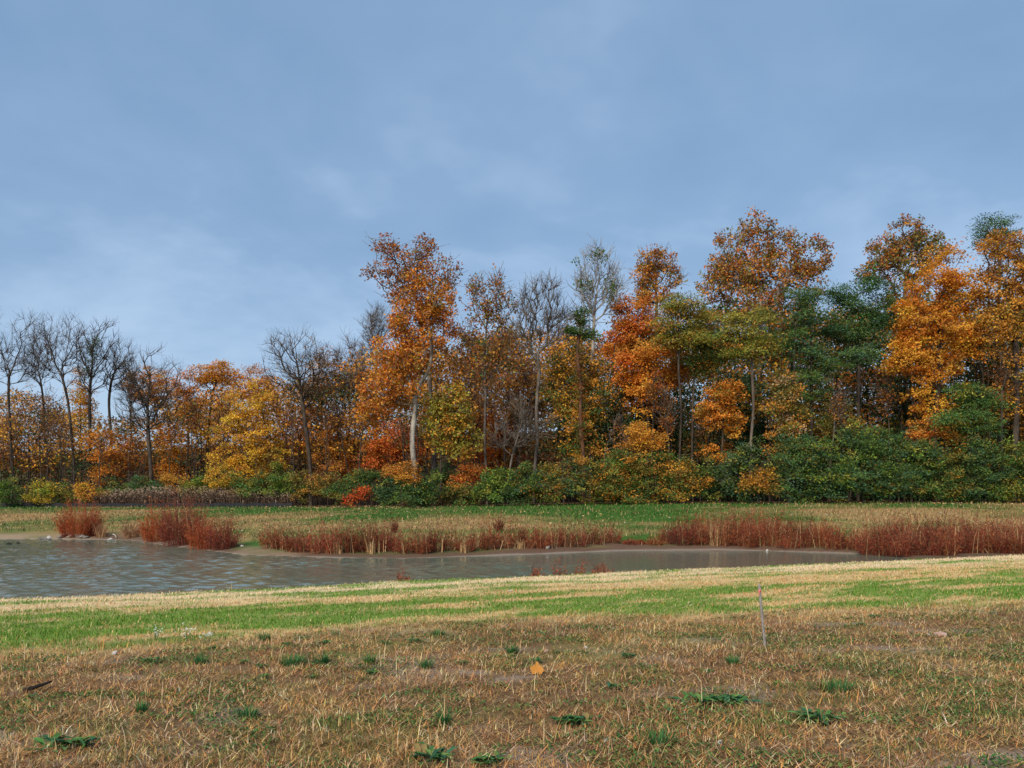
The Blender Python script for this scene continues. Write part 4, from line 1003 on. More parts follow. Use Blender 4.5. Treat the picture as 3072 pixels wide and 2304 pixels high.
# the wood behind: one mass of leaves and thin stems between the trees
def woods():
    r = np.random.default_rng(900)
    lf, st = Buf(), Buf()
    def top_row(px):
        return np.interp(px, [-110, 0, 60, 120, 170, 200, 250, 330, 380, 480, 600, 700, 1024, 1140], [404, 404, 408, 412, 402, 398, 392, 385, 352, 338, 332, 318, 300, 300]) + 40 * (fbm(px / 18, px * 0, 901, 3) - 0.5)
    nc = 14000
    cand = r.random(nc * 4) * 1520 - 230
    wgt = (494 - top_row(cand)) / 200.0
    px = cand[r.random(nc * 4) < wgt * 0.9][:nc]
    nc = len(px)
    D = edge_y((px - 512) / F * 65) + 8 + 30 * r.random(nc)
    t0 = top_row(px)
    row = t0 + (494 - t0) * r.random(nc) ** 0.95
    cx, cz = ray(px, row, D)
    cz = np.maximum(cz, zg(cx, D) + 0.3)
    q = fbm(cx / 3.6, cz / 2.6 + D * 0.15, 902, 3)
    right = sstep(420, 700, px)
    pal = np.array([C['dark'], C['brown'], C['amber'], C['amber'], C['orange'], C['gold'], C['gold']])
    q = np.clip((q - 0.27) / 0.46 + r.normal(0, 0.12, nc), 0, 0.999)
    cc = pal[(q * len(pal)).astype(int)]
    cc = np.where((r.random(nc) < 0.50 * right)[:, None], np.where((r.random(nc) < .5)[:, None], C['green'], C['dark']), cc)
    lf_ = 1 - right
    cc = np.where((r.random(nc) < 0.26 * lf_)[:, None], np.where((r.random(nc) < .6)[:, None], C['brown'] * .7, C['olive'] * .6), cc)
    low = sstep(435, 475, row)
    shaded_und = np.array([C['dark'], C['green'] * .7, C['brown'] * .45, C['dkred'] * .5])[r.integers(0, 4, nc)]  # undergrowth colours, darkened to paint in the shade at the wood's foot
    cc = np.where((r.random(nc) < 0.8 * low)[:, None], shaded_und, cc)
    per = 32
    k = np.repeat(np.arange(nc), per)
    m = len(k)
    off = r.normal(size=(m, 3)) * np.array([0.75, 0.75, 0.30])
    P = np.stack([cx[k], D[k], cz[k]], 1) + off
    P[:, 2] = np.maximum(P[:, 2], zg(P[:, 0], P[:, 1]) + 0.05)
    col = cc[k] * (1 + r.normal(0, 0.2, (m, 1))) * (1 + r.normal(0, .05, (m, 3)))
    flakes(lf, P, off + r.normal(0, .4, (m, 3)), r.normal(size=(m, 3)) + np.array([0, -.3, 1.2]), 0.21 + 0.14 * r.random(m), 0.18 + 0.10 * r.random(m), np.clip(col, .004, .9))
    ns = 620
    px = r.random(ns) * 1520 - 230
    D = edge_y((px - 512) / F * 65) + 4 + 26 * r.random(ns)
    X, Z = ray(px, top_row(px) + 10 + r.random(ns) * 45, D)
    z0 = zg(X, D) - 0.2
    Z = np.maximum(Z, z0 + 3)
    seg = 6
    ln = np.stack([r.normal(0, 0.06, ns), r.normal(0, 0.05, ns)], 1)
    P = np.stack([X, D, z0], 1)
    rr = 0.03 + 0.085 * r.random(ns) ** 2
    for i in range(seg):
        f = i / seg
        Q = P + np.stack([ln[:, 0] * (Z - z0) / seg + r.normal(0, .14, ns), ln[:, 1] * (Z - z0) / seg, (Z - z0) / seg], 1)
        tt = unit(Q - P)
        tubes(st, P, Q, tt, tt, rr * (1 - 0.75 * f), rr * (1 - 0.75 * (f + 1 / seg)), 5, np.array([.1, .08, .06]))
        if i > 1:
            for _ in range(3):
                bd = unit(np.stack([r.normal(0, 1, ns), r.normal(0, 1, ns), .7 + r.random(ns)], 1))
                E = Q + bd * (0.8 + 1.4 * r.random(ns))[:, None]
                tubes(st, Q, E, bd, bd, rr * .35, rr * .12, 3, np.array([.1, .08, .06]))
        P = Q
    o = obj('woods', lf.mesh('woods'), LEAF)
    tag(o, 'deep autumn wood of orange, brown and dark leaves behind the front trees', 'woods', kind='stuff')
    s = obj('stems', st.mesh('stems', True), BARK, o)
    s['kind'] = 'stuff'
woods()

# ------------------------------------------------------------------ brown weed strip and silt fence (left)
def weed_strip():
    r = np.random.default_rng(910)
    b = Buf()
    n = 2600
    px = 81 + 213 * r.random(n)
    X0, _ = ray(px, HOR, 67.0)
    Y = edge_y(X0) + 0.4 + 2.2 * r.random(n)
    X = (px - 512) / F * Y
    z = zg(X, Y)
    h = (0.85 + 0.75 * r.random(n)) * np.interp(px, [81, 120, 170, 250, 294], [.8, 1.05, 1.25, 1.0, .8])
    a = r.random(n) * 6.283
    d = np.stack([np.cos(a), np.sin(a)], 1)
    col = np.array([[.13, .085, .06], [.20, .13, .09], [.09, .06, .045]])[r.integers(0, 3, n)]
    blades(b, np.stack([X, Y, z - .05], 1), d, h, np.full(n, 0.035), 0.05 + 0.3 * r.random(n), col)
    m = 9000
    k = r.integers(0, n, m)
    f = 0.35 + 0.68 * r.random(m)
    P = np.stack([X[k] + r.normal(0, .12, m), Y[k] + r.normal(0, .12, m), z[k] + h[k] * f], 1)
    top = f > 0.82
    c2 = np.where(top[:, None], np.array([.40, .29, .21]), np.array([.15, .10, .07])) * (1 + r.normal(0, .2, (m, 1)))
    kites(b, P, r.normal(size=(m, 3)) + np.array([0, 0, .6]), r.normal(size=(m, 3)) + np.array([0, -1, .3]), 0.13 + .08 * r.random(m), 0.06 + .04 * r.random(m), np.clip(c2, .01, .9), .1)
    o = obj('dead_weeds', b.mesh('dead_weeds'), GRASS)
    tag(o, 'strip of brown dead weed stalks with pale seed heads at the wood edge', 'weeds', kind='stuff')
weed_strip()
FAB = plain('black_fabric', (0.012, 0.013, 0.016), (0.03, 0.032, 0.036), 6)
STK = plain('stake_wood', (0.20, 0.15, 0.11), (0.34, 0.27, 0.2), 12)
def box(b, c, s, col=(.2, .2, .2), rot=0.0, taper=1.0):
    c, s = np.array(c, float), np.array(s, float) / 2
    v = np.array([[x, y, z] for z in (-1, 1) for y in (-1, 1) for x in (-1, 1)], float) * s
    v[4:, :2] *= taper
    cs, sn = math.cos(rot), math.sin(rot)
    v[:, :2] = np.stack([v[:, 0] * cs - v[:, 1] * sn, v[:, 0] * sn + v[:, 1] * cs], 1)
    b.add(v + c, [[0, 2, 3, 1], [4, 5, 7, 6], [0, 1, 5, 4], [2, 6, 7, 3], [0, 4, 6, 2], [1, 3, 7, 5]], col)
def silt_fence():
    pxs = np.linspace(-30, 292, 60)
    X0 = (pxs - 512) / F * 68
    Y = edge_y(X0) - 0.35
    X = (pxs - 512) / F * Y
    z = zg(X, Y)
    root = thing('silt_fence', 'low black silt fence along the grass edge on the left', 'fence', (float(X[0]), float(Y[0]), float(z[0])))
    o0 = np.array([X[0], Y[0], z[0]])
    h = 0.34 + 0.05 * np.sin(pxs * 0.35) + 0.04 * (fbm(pxs / 9, pxs * 0, 5, 2) - .5)
    b = Buf()
    v = []
    for dy in (0, 0.012):
        v.append(np.stack([X, Y + dy, z - 0.08], 1) - o0)
        v.append(np.stack([X, Y + dy + 0.02, z + h], 1) - o0)
    v = np.concatenate(v)
    n = len(X)
    i = np.arange(n - 1)
    q = [np.stack([i, i + 1, i + 1 + n, i + n], 1), np.stack([i + 1 + 2 * n, i + 2 * n, i + 3 * n, i + 1 + 3 * n], 1), np.stack([i + n, i + 1 + n, i + 1 + 3 * n, i + 3 * n], 1)]
    b.add(v, np.concatenate(q), (.02, .02, .02))
    obj('fabric', b.mesh('fabric', True), FAB, root)
    pb = Buf()
    box(pb, (0, 0, 0.27), (0.045, 0.045, 0.75), taper=0.9)
    pm = pb.mesh('post')
    for k in range(2, n, 6):
        obj('post', pm, STK, root, tuple(np.array([X[k], Y[k] + 0.05, z[k]]) - o0))
silt_fence()

# ------------------------------------------------------------------ red weeds on the shore
def weed_mesh(seed, h, w, stems, bits, pal, wts, tan=0, lean=0.0):
    r = np.random.default_rng(seed)
    b = Buf()
    a = r.random(stems) * 6.283
    rad = np.sqrt(r.random(stems)) * w * 0.55
    P = np.stack([np.cos(a) * rad, np.sin(a) * rad * 0.8, np.full(stems, -0.03)], 1)
    d2 = unit(np.stack([np.cos(a), np.sin(a)], 1) + r.normal(0, .5, (stems, 2)))
    bend = np.clip(0.10 + 0.45 * rad / max(w * .55, .01) * r.random(stems) + .05 * r.random(stems), 0, .75)
    prof = 1 - 0.62 * (rad / max(w * .55, .01)) ** 1.3
    ln = h * prof * (0.42 + 0.63 * r.random(stems) ** 1.3)
    pal = np.array([C[p] if isinstance(p, str) else p for p in pal])
    cw = np.cumsum(np.asarray(wts, float) / np.sum(wts))
    sc = pal[np.searchsorted(cw, r.random(stems)).clip(0, len(pal) - 1)]
    blades(b, P, d2, ln, np.full(stems, 0.013), bend, np.clip(sc * (0.75 + .5 * r.random((stems, 1))), 0, .9))
    k = r.integers(0, stems, bits)
    f = 0.18 + 0.86 * r.random(bits) ** 0.8
    hh = np.sqrt(np.maximum(1 - bend[k] ** 2, .02))
    Q = P[k] + np.stack([d2[k, 0] * ln[k] * bend[k] * f ** 1.6, d2[k, 1] * ln[k] * bend[k] * f ** 1.6, ln[k] * hh * f], 1) + r.normal(0, .035, (bits, 3))
    bc = pal[np.searchsorted(cw, r.random(bits)).clip(0, len(pal) - 1)]
    bc = np.where((r.random(bits) < .35)[:, None], bc, sc[k]) * (1 + r.normal(0, .2, (bits, 1)))
    ax = np.concatenate([d2[k] * .5, np.ones((bits, 1))], 1) + r.normal(0, .55, (bits, 3))
    kites(b, Q, ax, r.normal(size=(bits, 3)) + np.array([0, -1, .3]), 0.05 + .07 * r.random(bits), 0.012 + .016 * r.random(bits), np.clip(bc, .004, .9), .08)
    if tan:
        a = r.random(tan) * 6.283
        P = np.stack([r.normal(0, w * .4, tan), r.normal(0, w * .3, tan), np.full(tan, -.02)], 1)
        blades(b, P, np.stack([np.cos(a), np.sin(a)], 1), h * (.4 + .5 * r.random(tan)), np.full(tan, .022), .1 + .75 * r.random(tan), np.array([.55, .36, .18]) * (.8 + .4 * r.random((tan, 1))))
    return b
WP = ([.31, .068, .032], [.23, .050, .027], [.37, .10, .04], [.15, .055, .035], [.34, .17, .085])
WW = (3, 2.8, 1.4, 1.6, .6)
WP2 = ([.50, .125, .035], [.42, .09, .03], [.33, .07, .03], [.54, .19, .055])
ORD = ['first', 'second', 'third', 'fourth', 'fifth', 'sixth', 'seventh', 'eighth', 'ninth', 'tenth', 'eleventh', 'twelfth', 'thirteenth', 'fourteenth', 'fifteenth', 'sixteenth', 'seventeenth', 'eighteenth',
       'nineteenth', 'twentieth', 'twenty-first', 'twenty-second', 'twenty-third', 'twenty-fourth', 'twenty-fifth', 'twenty-sixth', 'twenty-seventh', 'twenty-eighth', 'twenty-ninth', 'thirtieth',
       'thirty-first', 'thirty-second', 'thirty-third', 'thirty-fourth', 'thirty-fifth', 'thirty-sixth', 'thirty-seventh', 'thirty-eighth', 'thirty-ninth', 'fortieth']
def red_weed(seed, px, row, hp, wp, label, pal=WP, wts=WW, tan=6, dens=1.0, group='red weeds along the far shore', name='red_weed_clump', y0=26.0):
    X, Y, z = hit(px, row, y0)
    s = Y / F
    h, w = hp * s, wp * s
    tn = np.random.default_rng(seed + 5)
    k = (0.88 if seed <= 410 else 0.68 + 0.5 * tn.random()) * np.array([1, 1 + (.25 * tn.random() if seed > 410 else 0), 1 + .2 * tn.random()])
    pal = [np.array(c) * k for c in pal]
    o = obj(name, weed_mesh(seed, h * 1.36, w, int(dens * (46 + 60 * w)), int(dens * (620 + 950 * w * h)), pal, wts, tan).mesh(name), GRASS, None, (X, Y, z))
    tag(o, label, 'weeds', group)
red_weed(401, 79, 536, 36, 32, 'round orange red bush on its own above the heap of stones', WP2, (3, 2, 2, 1), 0, 2.2)
red_weed(402, 93, 536, 26, 15, 'darker red clump leaning on the round orange red bush', dens=1.4)
red_weed(403, 66, 533, 16, 10, 'small brown twiggy clump left of the round orange red bush', ([.14, .06, .04], [.25, .1, .06]), (1, 1), 4, .7)
red_weed(404, 101, 537, 17, 9, 'tan and red reed clump right of the round orange red bush', ([.45, .26, .13], [.3, .1, .05]), (2, 1), 26, .6)
red_weed(405, 131, 538, 22, 14, 'brown reed clump left of the tallest red thicket', ([.30, .13, .07], [.42, .22, .11]), (2, 1), 26, .9)
red_weed(406, 158, 541, 36, 28, 'orange red clump at the left of the tallest red thicket', WP2, (3, 2, 2, 1), 6, 1.9)
red_weed(407, 180, 545, 52, 30, 'tallest red clump on the left shore, with two spires', WP, WW, 4, 2.0)
red_weed(408, 197, 545, 40, 12, 'narrow red spire beside the tallest red clump', WP, WW, 2, 1.2)
red_weed(409, 204, 549, 35, 26, 'red clump at the water right of the tallest one', WP2, (2, 2, 3, 1), 4, 1.8)
red_weed(410, 223, 549, 32, 24, 'last red clump of the tall thicket before the bare mud', WP, WW, 6, 1.8)
rr = np.random.default_rng(420)
row1 = [272, 284, 294, 306, 320, 333, 346, 356, 367, 380, 393, 405, 420, 434]
for i, px in enumerate(row1):
    base = np.interp(px, [265, 300, 340, 440], [550, 552, 553.5, 553.5]) - 3.0 * rr.random()
    hp = np.interp(px, [268, 285, 320, 350, 437], [20, 30, 27, 31, 28]) * (0.62 + .55 * rr.random())
    red_weed(430 + i, px, base, hp, 15 + 4 * rr.random(), f'{ORD[i]} red weed clump right of the bare mud, counted along the far shore', tan=int(rr.integers(4, 22)), dens=.8 + .5 * rr.random())
row2 = [452, 466, 479, 490, 503, 517, 528, 541, 556, 566, 580, 594, 611]
for i, px in enumerate(row2):
    base = np.interp(px, [440, 530, 570, 620], [552.5, 548.5, 546.5, 545]) - 3.0 * rr.random()
    hp = np.interp(px, [449, 500, 540, 590, 614], [22, 27, 24, 22, 15]) * (0.62 + .55 * rr.random())
    red_weed(450 + i, px, base, hp, 14 + 4 * rr.random(), f'{ORD[i]} clump of the low red weed row in the middle of the far shore', tan=int(rr.integers(3, 14)), dens=.65 + .5 * rr.random())
red_weed(470, 395, 533, 18, 4, 'thin dark red spire above the red row on the far shore', tan=0, dens=.8)
red_weed(471, 499, 531, 18, 6, 'thin red spire standing on the grass above the middle row', tan=0, dens=.8)
row3 = [634, 655, 669, 682, 696, 707, 722, 735, 747, 761, 775, 790, 803, 820, 834, 846, 860]
for i, px in enumerate(row3):
    base = np.interp(px, [632, 660, 757, 860], [544, 545.5, 547, 549.5]) - 2.5 * rr.random()
    hp = np.interp(px, [632, 655, 690, 760, 800, 860], [8, 16, 28, 32, 27, 29]) * (0.5 + .65 * rr.random())
    red_weed(480 + i, px, base, hp, 17 + 5 * rr.random(), f'{ORD[i]} clump of the tall red weeds along the water on the right', tan=int(rr.integers(3, 12)), dens=.85 + .5 * rr.random())
row3b = [690, 706, 722, 740, 758, 776, 798, 822]
for i, px in enumerate(row3b):
    red_weed(505 + i, px, 540 - 3 * rr.random(), np.interp(px, [690, 740, 780, 822], [26, 30, 30, 18]), 20, f'{ORD[i]} clump of the back row of red weeds up the slope', tan=3, dens=1.0)
row4 = [872, 884, 896, 908, 920, 932, 945, 957, 969, 981, 993, 1005, 1017, 1030]
for i, px in enumerate(row4):
    red_weed(520 + i, px, 555.5 - 1.5 * rr.random() - (1.5 if px > 950 else 0), (20 + 16 * rr.random()) * np.interp(px, [872, 895, 960, 1030], [.95, 1.1, .95, .9]), 19 + 4 * rr.random(),
             f'{ORD[i]} red weed clump past the end of the water, counted to the right edge', tan=int(rr.integers(3, 14)), dens=1.3)
row4b = [885, 905, 928, 950, 972, 995, 1018]
for i, px in enumerate(row4b):
    red_weed(540 + i, px, 542 - 3 * rr.random(), 22 + 8 * rr.random(), 20, f'{ORD[i]} red weed clump in the back row above the dry end of the pond', tan=4, dens=1.0)
# red weeds behind the lip of the near bank
for i, (px, top, wp, lab) in enumerate([(537, 564, 7, 'small red weed on the near bank, leftmost of the group against the water'), (559, 556, 10, 'branching red weed on the near bank in front of the water'),
                                        (579, 555, 8, 'tall narrow red weed on the near bank in front of the water'), (597, 561, 11, 'bushy red weed right of the tall narrow one on the near bank'),
                                        (609, 563, 7, 'small red weed at the right end of the near bank group'), (405, 568, 9, 'faint reddish twig weed on the near bank above the green strip')]):
    Y = 18.4 + 0.45 * ((px - 512) / F * 19.0) + 0.75
    for _ in range(4):
        Y = 18.4 + 0.45 * ((px - 512) / F * Y) + 0.75
    X, Zt = ray(px, top, Y)
    z = float(zg(X, Y))
    o = obj('red_weed_clump', weed_mesh(560 + i, (Zt - z) * 1.25, wp * Y / F, 16, 150, WP, WW, 0).mesh('red_weed_clump'), GRASS, None, (X, Y, z))
    tag(o, lab, 'weeds', 'red weeds on the near bank')

# tan reeds and single stalks
def stalk_clump(name, label, X, Y, h, w, n, col, seed, width=0.012, bend=0.5, group=None, cat='reeds'):
    r = np.random.default_rng(seed)
    b = Buf()
    a = r.random(n) * 6.283
    P = np.stack([r.normal(0, w * .35, n), r.normal(0, w * .35, n), np.full(n, -.02)], 1)
    blades(b, P, np.stack([np.cos(a), np.sin(a)], 1), h * (.6 + .45 * r.random(n)), np.full(n, width), bend * r.random(n) + .03, np.clip(np.array(col) * (.75 + .5 * r.random((n, 1))), 0, .9))
    o = obj(name, b.mesh(name), GRASS, None, (X, Y, float(zg(X, Y))))
    tag(o, label, cat, group)
for i, (px, row, hp, wp, lab) in enumerate([(135, 538, 19, 8, 'pale tan reed clump just left of the orange red clump'), (318, 556, 20, 10, 'tan reed clump in the red row near the bare mud'), (338, 557, 18, 6, 'yellow tan reed clump at the water in the red row'),
                                            (372, 557, 20, 7, 'pale tan reed clump in the middle of the red row'), (519, 552, 12, 9, 'arching tan reed clump at the water in the middle row'), (567, 550, 13, 9, 'bushy tan reed clump right of the white stone'),
                                            (716, 549, 32, 9, 'tall tan reed clump inside the right red weeds'), (860, 553, 30, 12, 'pale tan reed clump near the end of the water'), (985, 553, 26, 10, 'pale tan reed clump near the right edge'),
                                            (463, 556, 12, 6, 'short tan reed tuft left end of the middle row'), (1000, 553, 24, 9, 'pale dry reed clump second from the right edge')]):
    X, Y, z = hit(px, row - 3.5, 26.0)
    stalk_clump('tan_reed_clump', lab, X, Y, hp * Y / F, wp * Y / F, 40, (.60, .40, .20), 580 + i, 0.022, .8, 'tan reeds along the far shore')
Y = 16.5
X = (229 - 512) / F * Y
stalk_clump('grass_stalk', 'lone pale grass stalk against the water on the left near bank', X, Y, 0.42, .10, 5, (.66, .50, .30), 600, .012, .35, cat='grass stalk')
for i, (px, row, hp, lab) in enumerate([(488, 662, 19, 'thin dark dead stem standing left of the orange leaf'), (741, 660, 17, 'thin straw stalk standing left of the stake'), (77, 640, 17, 'thin dark weed stem in the green strip on the left'), (102, 650, 18, 'orange brown grass tuft at the edge of the green strip')]):
    X, Y, z = hit(px, row)
    stalk_clump('grass_stalk', lab, X, Y, hp * Y / F, .05, 3 if i != 3 else 12, [(.16, .10, .07), (.62, .45, .26), (.10, .12, .05), (.55, .28, .08)][i], 605 + i, .007, .45, cat='grass stalk')

# ------------------------------------------------------------------ stake with pink ribbon
GREYW = bark_mat('weathered_lath', (0.24, 0.22, 0.21), (0.40, 0.37, 0.35), 10, 0.25)
PINK = plain('pink_ribbon', (0.80, 0.22, 0.20), (0.90, 0.33, 0.28), 30)
def stake():
    X, Y, z = hit(765, 647)
    s = Y / F
    top = np.array([(759 - 765) * s, 0, (647 - 584) * s])
    root = thing('survey_stake', 'leaning grey wooden stake with a pink ribbon near its tip', 'stake', (X, Y, z))
    Lh = float(np.linalg.norm(top))
    b = Buf()
    w, th = 0.026, 0.011
    ring = lambda zz, k: np.array([[-w * k / 2, -th / 2, zz], [w * k / 2, -th / 2, zz], [w * k / 2, th / 2, zz], [-w * k / 2, th / 2, zz]])
    zs = [(-0.12, .8), (0, 1), (Lh * .5, 1.0), (Lh - .035, 1.08), (Lh - .012, .8), (Lh, .45)]
    v = np.concatenate([ring(zz, k) for zz, k in zs])
    q = []
    for i in range(len(zs) - 1):
        for j in range(4):
            q.append([i * 4 + j, i * 4 + (j + 1) % 4, i * 4 + 4 + (j + 1) % 4, i * 4 + 4 + j])
    q.append([len(v) - 4, len(v) - 3, len(v) - 2, len(v) - 1])
    b.add(v, q, (.3, .3, .3))
    post = obj('post', b.mesh('post'), GREYW, root)
    rb = Buf()
    rz = Lh - 0.075
    v = np.array([[sx * (w * .62), sy * (th * .95), rz + dz] for dz in (-.012, .012) for sx, sy in ((-1, -1), (1, -1), (1, 1), (-1, 1))])
    rb.add(v, [[0, 1, 5, 4], [1, 2, 6, 5], [2, 3, 7, 6], [3, 0, 4, 7], [4, 5, 6, 7], [3, 2, 1, 0]], (.8, .3, .3))
    tv = []
    for i in range(6):
        f = i / 5
        tv += [[-.014 - .008 * f, -.012 - .006 * math.sin(f * 4), rz - .005 - .055 * f], [-.0 - .010 * f, -.014 - .004 * math.sin(f * 4 + 1), rz - .006 - .052 * f]]
    rb.add(tv, [[2 * i, 2 * i + 1, 2 * i + 3, 2 * i + 2] for i in range(5)], (.8, .3, .3))
    rib = obj('ribbon', rb.mesh('ribbon'), PINK, root)
    q = Vector((0, 0, 1)).rotation_difference(Vector(top))
    for o in (post, rib):
        o.rotation_mode = 'QUATERNION'
        o.rotation_quaternion = q
stake()

# ------------------------------------------------------------------ green weeds in the rough grass
def rosette(seed, wid, kind):
    """kind: 'leafy' broad leaves, 'grassy' thin blades, 'dock' long leaves"""
    r = np.random.default_rng(seed)
    b = Buf()
    if kind == 'grassy':
        n = int(90 + 500 * wid)
        a = r.random(n) * 6.283
        rad = np.sqrt(r.random(n)) * wid * .45
        P = np.stack([np.cos(a) * rad, np.sin(a) * rad * .7, np.full(n, -.01)], 1)
        col = np.array([[.04, .14, .045], [.06, .19, .06], [.10, .21, .05]])[r.integers(0, 3, n)] * (.75 + .5 * r.random((n, 1)))
        blades(b, P, np.stack([np.cos(a), np.sin(a)], 1), .05 + .09 * r.random(n), np.full(n, .007), .15 + .7 * r.random(n), col)
        return b
    n = int((20 if kind == 'dock' else 36) * (1 + 3 * wid))
    a = r.random(n) * 6.283
    el = .35 + .9 * r.random(n)
    ln = (wid * .5) * (.5 + .5 * r.random(n)) * (1.15 if kind == 'dock' else .85)
    wd = ln * (.30 if kind == 'dock' else .46)
    c0 = np.array([[.045, .13, .035], [.06, .17, .04], [.09, .23, .05], [.05, .15, .075], [.15, .24, .06]])
    col = c0[r.integers(0, 5, n)] * (.7 + .6 * r.random((n, 1)))
    col = np.where(r.random((n, 1)) < .05, np.array([.30, .22, .08]), col)
    # each leaf: folded strip of 3 steps with a drooping tip
    d = np.stack([np.cos(a), np.sin(a)], 1)
    side = np.stack([-d[:, 1], d[:, 0], np.zeros(n)], 1)
    st = [0, .35, .7, 1.0]
    hw = [.12, .9, .8, .05]
    base = np.stack([d[:, 0] * .012 + r.normal(0, wid * .22, n), d[:, 1] * .012 + r.normal(0, wid * .15, n), .005 + .02 * r.random(n)], 1)
    rows = []
    for s_, h_ in zip(st, hw):
        zz = ln * np.sin(el) * (s_ - .55 * s_ ** 2.2)
        xx = ln * np.cos(el) * s_ + ln * .25 * s_ ** 2
        c = base + np.stack([d[:, 0] * xx, d[:, 1] * xx, zz], 1)
        rows += [c - side * (wd * h_ * .5)[:, None] + np.array([0, 0, 1]) * (wd * h_ * .18)[:, None], c, c + side * (wd * h_ * .5)[:, None] + np.array([0, 0, 1]) * (wd * h_ * .18)[:, None]]
    V = np.stack(rows, 1).reshape(-1, 3)
    q = []
    for i in range(3):
        for j in range(2):
            q.append([i * 3 + j, i * 3 + j + 1, i * 3 + j + 4, i * 3 + j + 3])
    Q = (np.arange(n)[:, None, None] * 12 + np.array(q)[None]).reshape(-1, 4)
    b.add(V, Q, np.repeat(col, 12, 0))
    return b
for i, (px, row, wp, kind, lab) in enumerate(WEEDS):
    X, Y, z = hit(px, row)
    o = obj('weed_plant', rosette(700 + i, wp * (1.15 if kind == 'dock' or wp > 24 else 0.9) * Y / F, kind).mesh('weed_plant'), GRASS, None, (X, Y, z))
    tag(o, lab, 'weed', 'green weeds in the brown grass')

# white asters
def aster(seed, px, row, hp, wp, lab):
    r = np.random.default_rng(seed)
    X, Y, z = hit(px, row)
    s = Y / F
    root = thing('aster_plant', lab, 'flower', (X, Y, z), 'white flowers by the green strip')
    b, f = Buf(), Buf()
    n = 16
    a = r.random(n) * 6.283
    d = np.stack([np.cos(a), np.sin(a)], 1)
    bend = .1 + .5 * r.random(n)
    ln = hp * s * (.6 + .45 * r.random(n))
    P = np.stack([r.normal(0, wp * s * .22, n), r.normal(0, .03, n), np.full(n, -.01)], 1)
    blades(b, P, d, ln, np.full(n, .004), bend, np.tile([.12, .17, .06], (n, 1)))
    obj('stems', b.mesh('stems'), GRASS, root)['kind'] = 'stuff'
    k = r.integers(0, n, 46)
    t = .75 + .3 * r.random(46)
    Q = P[k] + np.stack([d[k, 0] * ln[k] * bend[k] * t, d[k, 1] * ln[k] * bend[k] * t, ln[k] * np.sqrt(1 - bend[k] ** 2) * t], 1) + r.normal(0, .012, (46, 3))
    kites(f, Q, r.normal(size=(46, 3)), r.normal(size=(46, 3)) + np.array([0, -1, 1]), .014 + .008 * r.random(46), .014, np.tile([.74, .78, .72], (46, 1)), .05)
    obj('blossoms', f.mesh('blossoms'), LEAF, root)['kind'] = 'stuff'
aster(760, 155, 640, 15, 12, 'pair of white flowering sprigs left in the green strip')
aster(761, 188, 641, 17, 20, 'white flowering plant with most blossoms at the edge of the green strip')
aster(762, 207, 642, 11, 9, 'small white flowering sprig right of the fuller flowering plant')

# ------------------------------------------------------------------ orange leaf, stones, sticks
def maple_leaf():
    X, Y, z = hit(537, 676)
    s = Y / F
    w = 17.5 * s
    root = thing('fallen_leaf', 'large orange yellow leaf propped upright in the brown grass', 'leaf', (X, Y, z))
    # outline of a five-lobed leaf, tilted back
    ang = np.radians([-90, -62, -38, -20, 2, 18, 40, 58, 74, 90, 106, 122, 140, 162, 178, 200, 218, 242])
    rd = np.array([.25, .46, .60, .52, .74, .60, .66, .58, .70, 1.0, .62, .60, .78, .64, .60, .50, .64, .42])
    x, y = np.cos(ang) * rd * w * .62, np.sin(ang) * rd * w * .55 + w * .32
    curl = -0.10 * (x ** 2) / w * 3
    V = np.stack([x, curl + y * .45, y * .9 + .0], 1)
    V = np.concatenate([[[0, .0 + w * .32 * .45 + .006, w * .32 * .9]], V])
    n = len(ang)
    b = Buf()
    cols = np.array([[.62, .25, .035]] + [[.66, .36, .08] if i % 2 else [.52, .19, .03] for i in range(n)])
    b.add(V, [[0, 1 + i, 1 + (i + 1) % n] for i in range(n)], cols)
    obj('blade', b.mesh('blade', True), LEAF, root)
    sb = Buf()
    p0, p1 = np.array([[0, .02, .10 * w]]), np.array([[.03, -.05, -.005]])
    t = unit(p1 - p0)
    tubes(sb, p0, p1, t, t, np.array([.0022]), np.array([.0018]), 5, np.array([.5, .25, .06]))
    obj('stalk', sb.mesh('stalk', True), LEAF, root)
maple_leaf()

def rock_mesh(seed, size, flat=.6):
    import bmesh
    r = np.random.default_rng(seed)
    bm = bmesh.new()
    bmesh.ops.create_icosphere(bm, subdivisions=2, radius=.5)
    k = r.normal(size=(5, 3))
    for v in bm.verts:
        p = np.array(v.co)
        f = 1 + .12 * math.sin(p @ k[0] * 6) + .10 * math.sin(p @ k[1] * 9 + 1) + .05 * math.sin(p @ k[2] * 14)
        for q in k[3:]:
            dq = p @ (q / np.linalg.norm(q))
            if dq > .28: p = p - (dq - .28) * q / np.linalg.norm(q) * .8
        v.co = Vector((p[0] * f * size[0], p[1] * f * size[1], p[2] * f * size[2]))
    me = bpy.data.meshes.new('rock')
    bm.to_mesh(me)
    bm.free()
    return me
WHITE = plain('white_stone', (0.38, 0.35, 0.32), (0.62, 0.59, 0.55), 14)
PINKS = plain('pinkish_stone', (0.45, 0.26, 0.20), (0.62, 0.45, 0.38), 14)
GREYS = plain('grey_stone', (0.13, 0.11, 0.095), (0.32, 0.285, 0.25), 9)
DARKS = plain('dark_wood', (0.012, 0.012, 0.014), (0.04, 0.035, 0.03), 16)
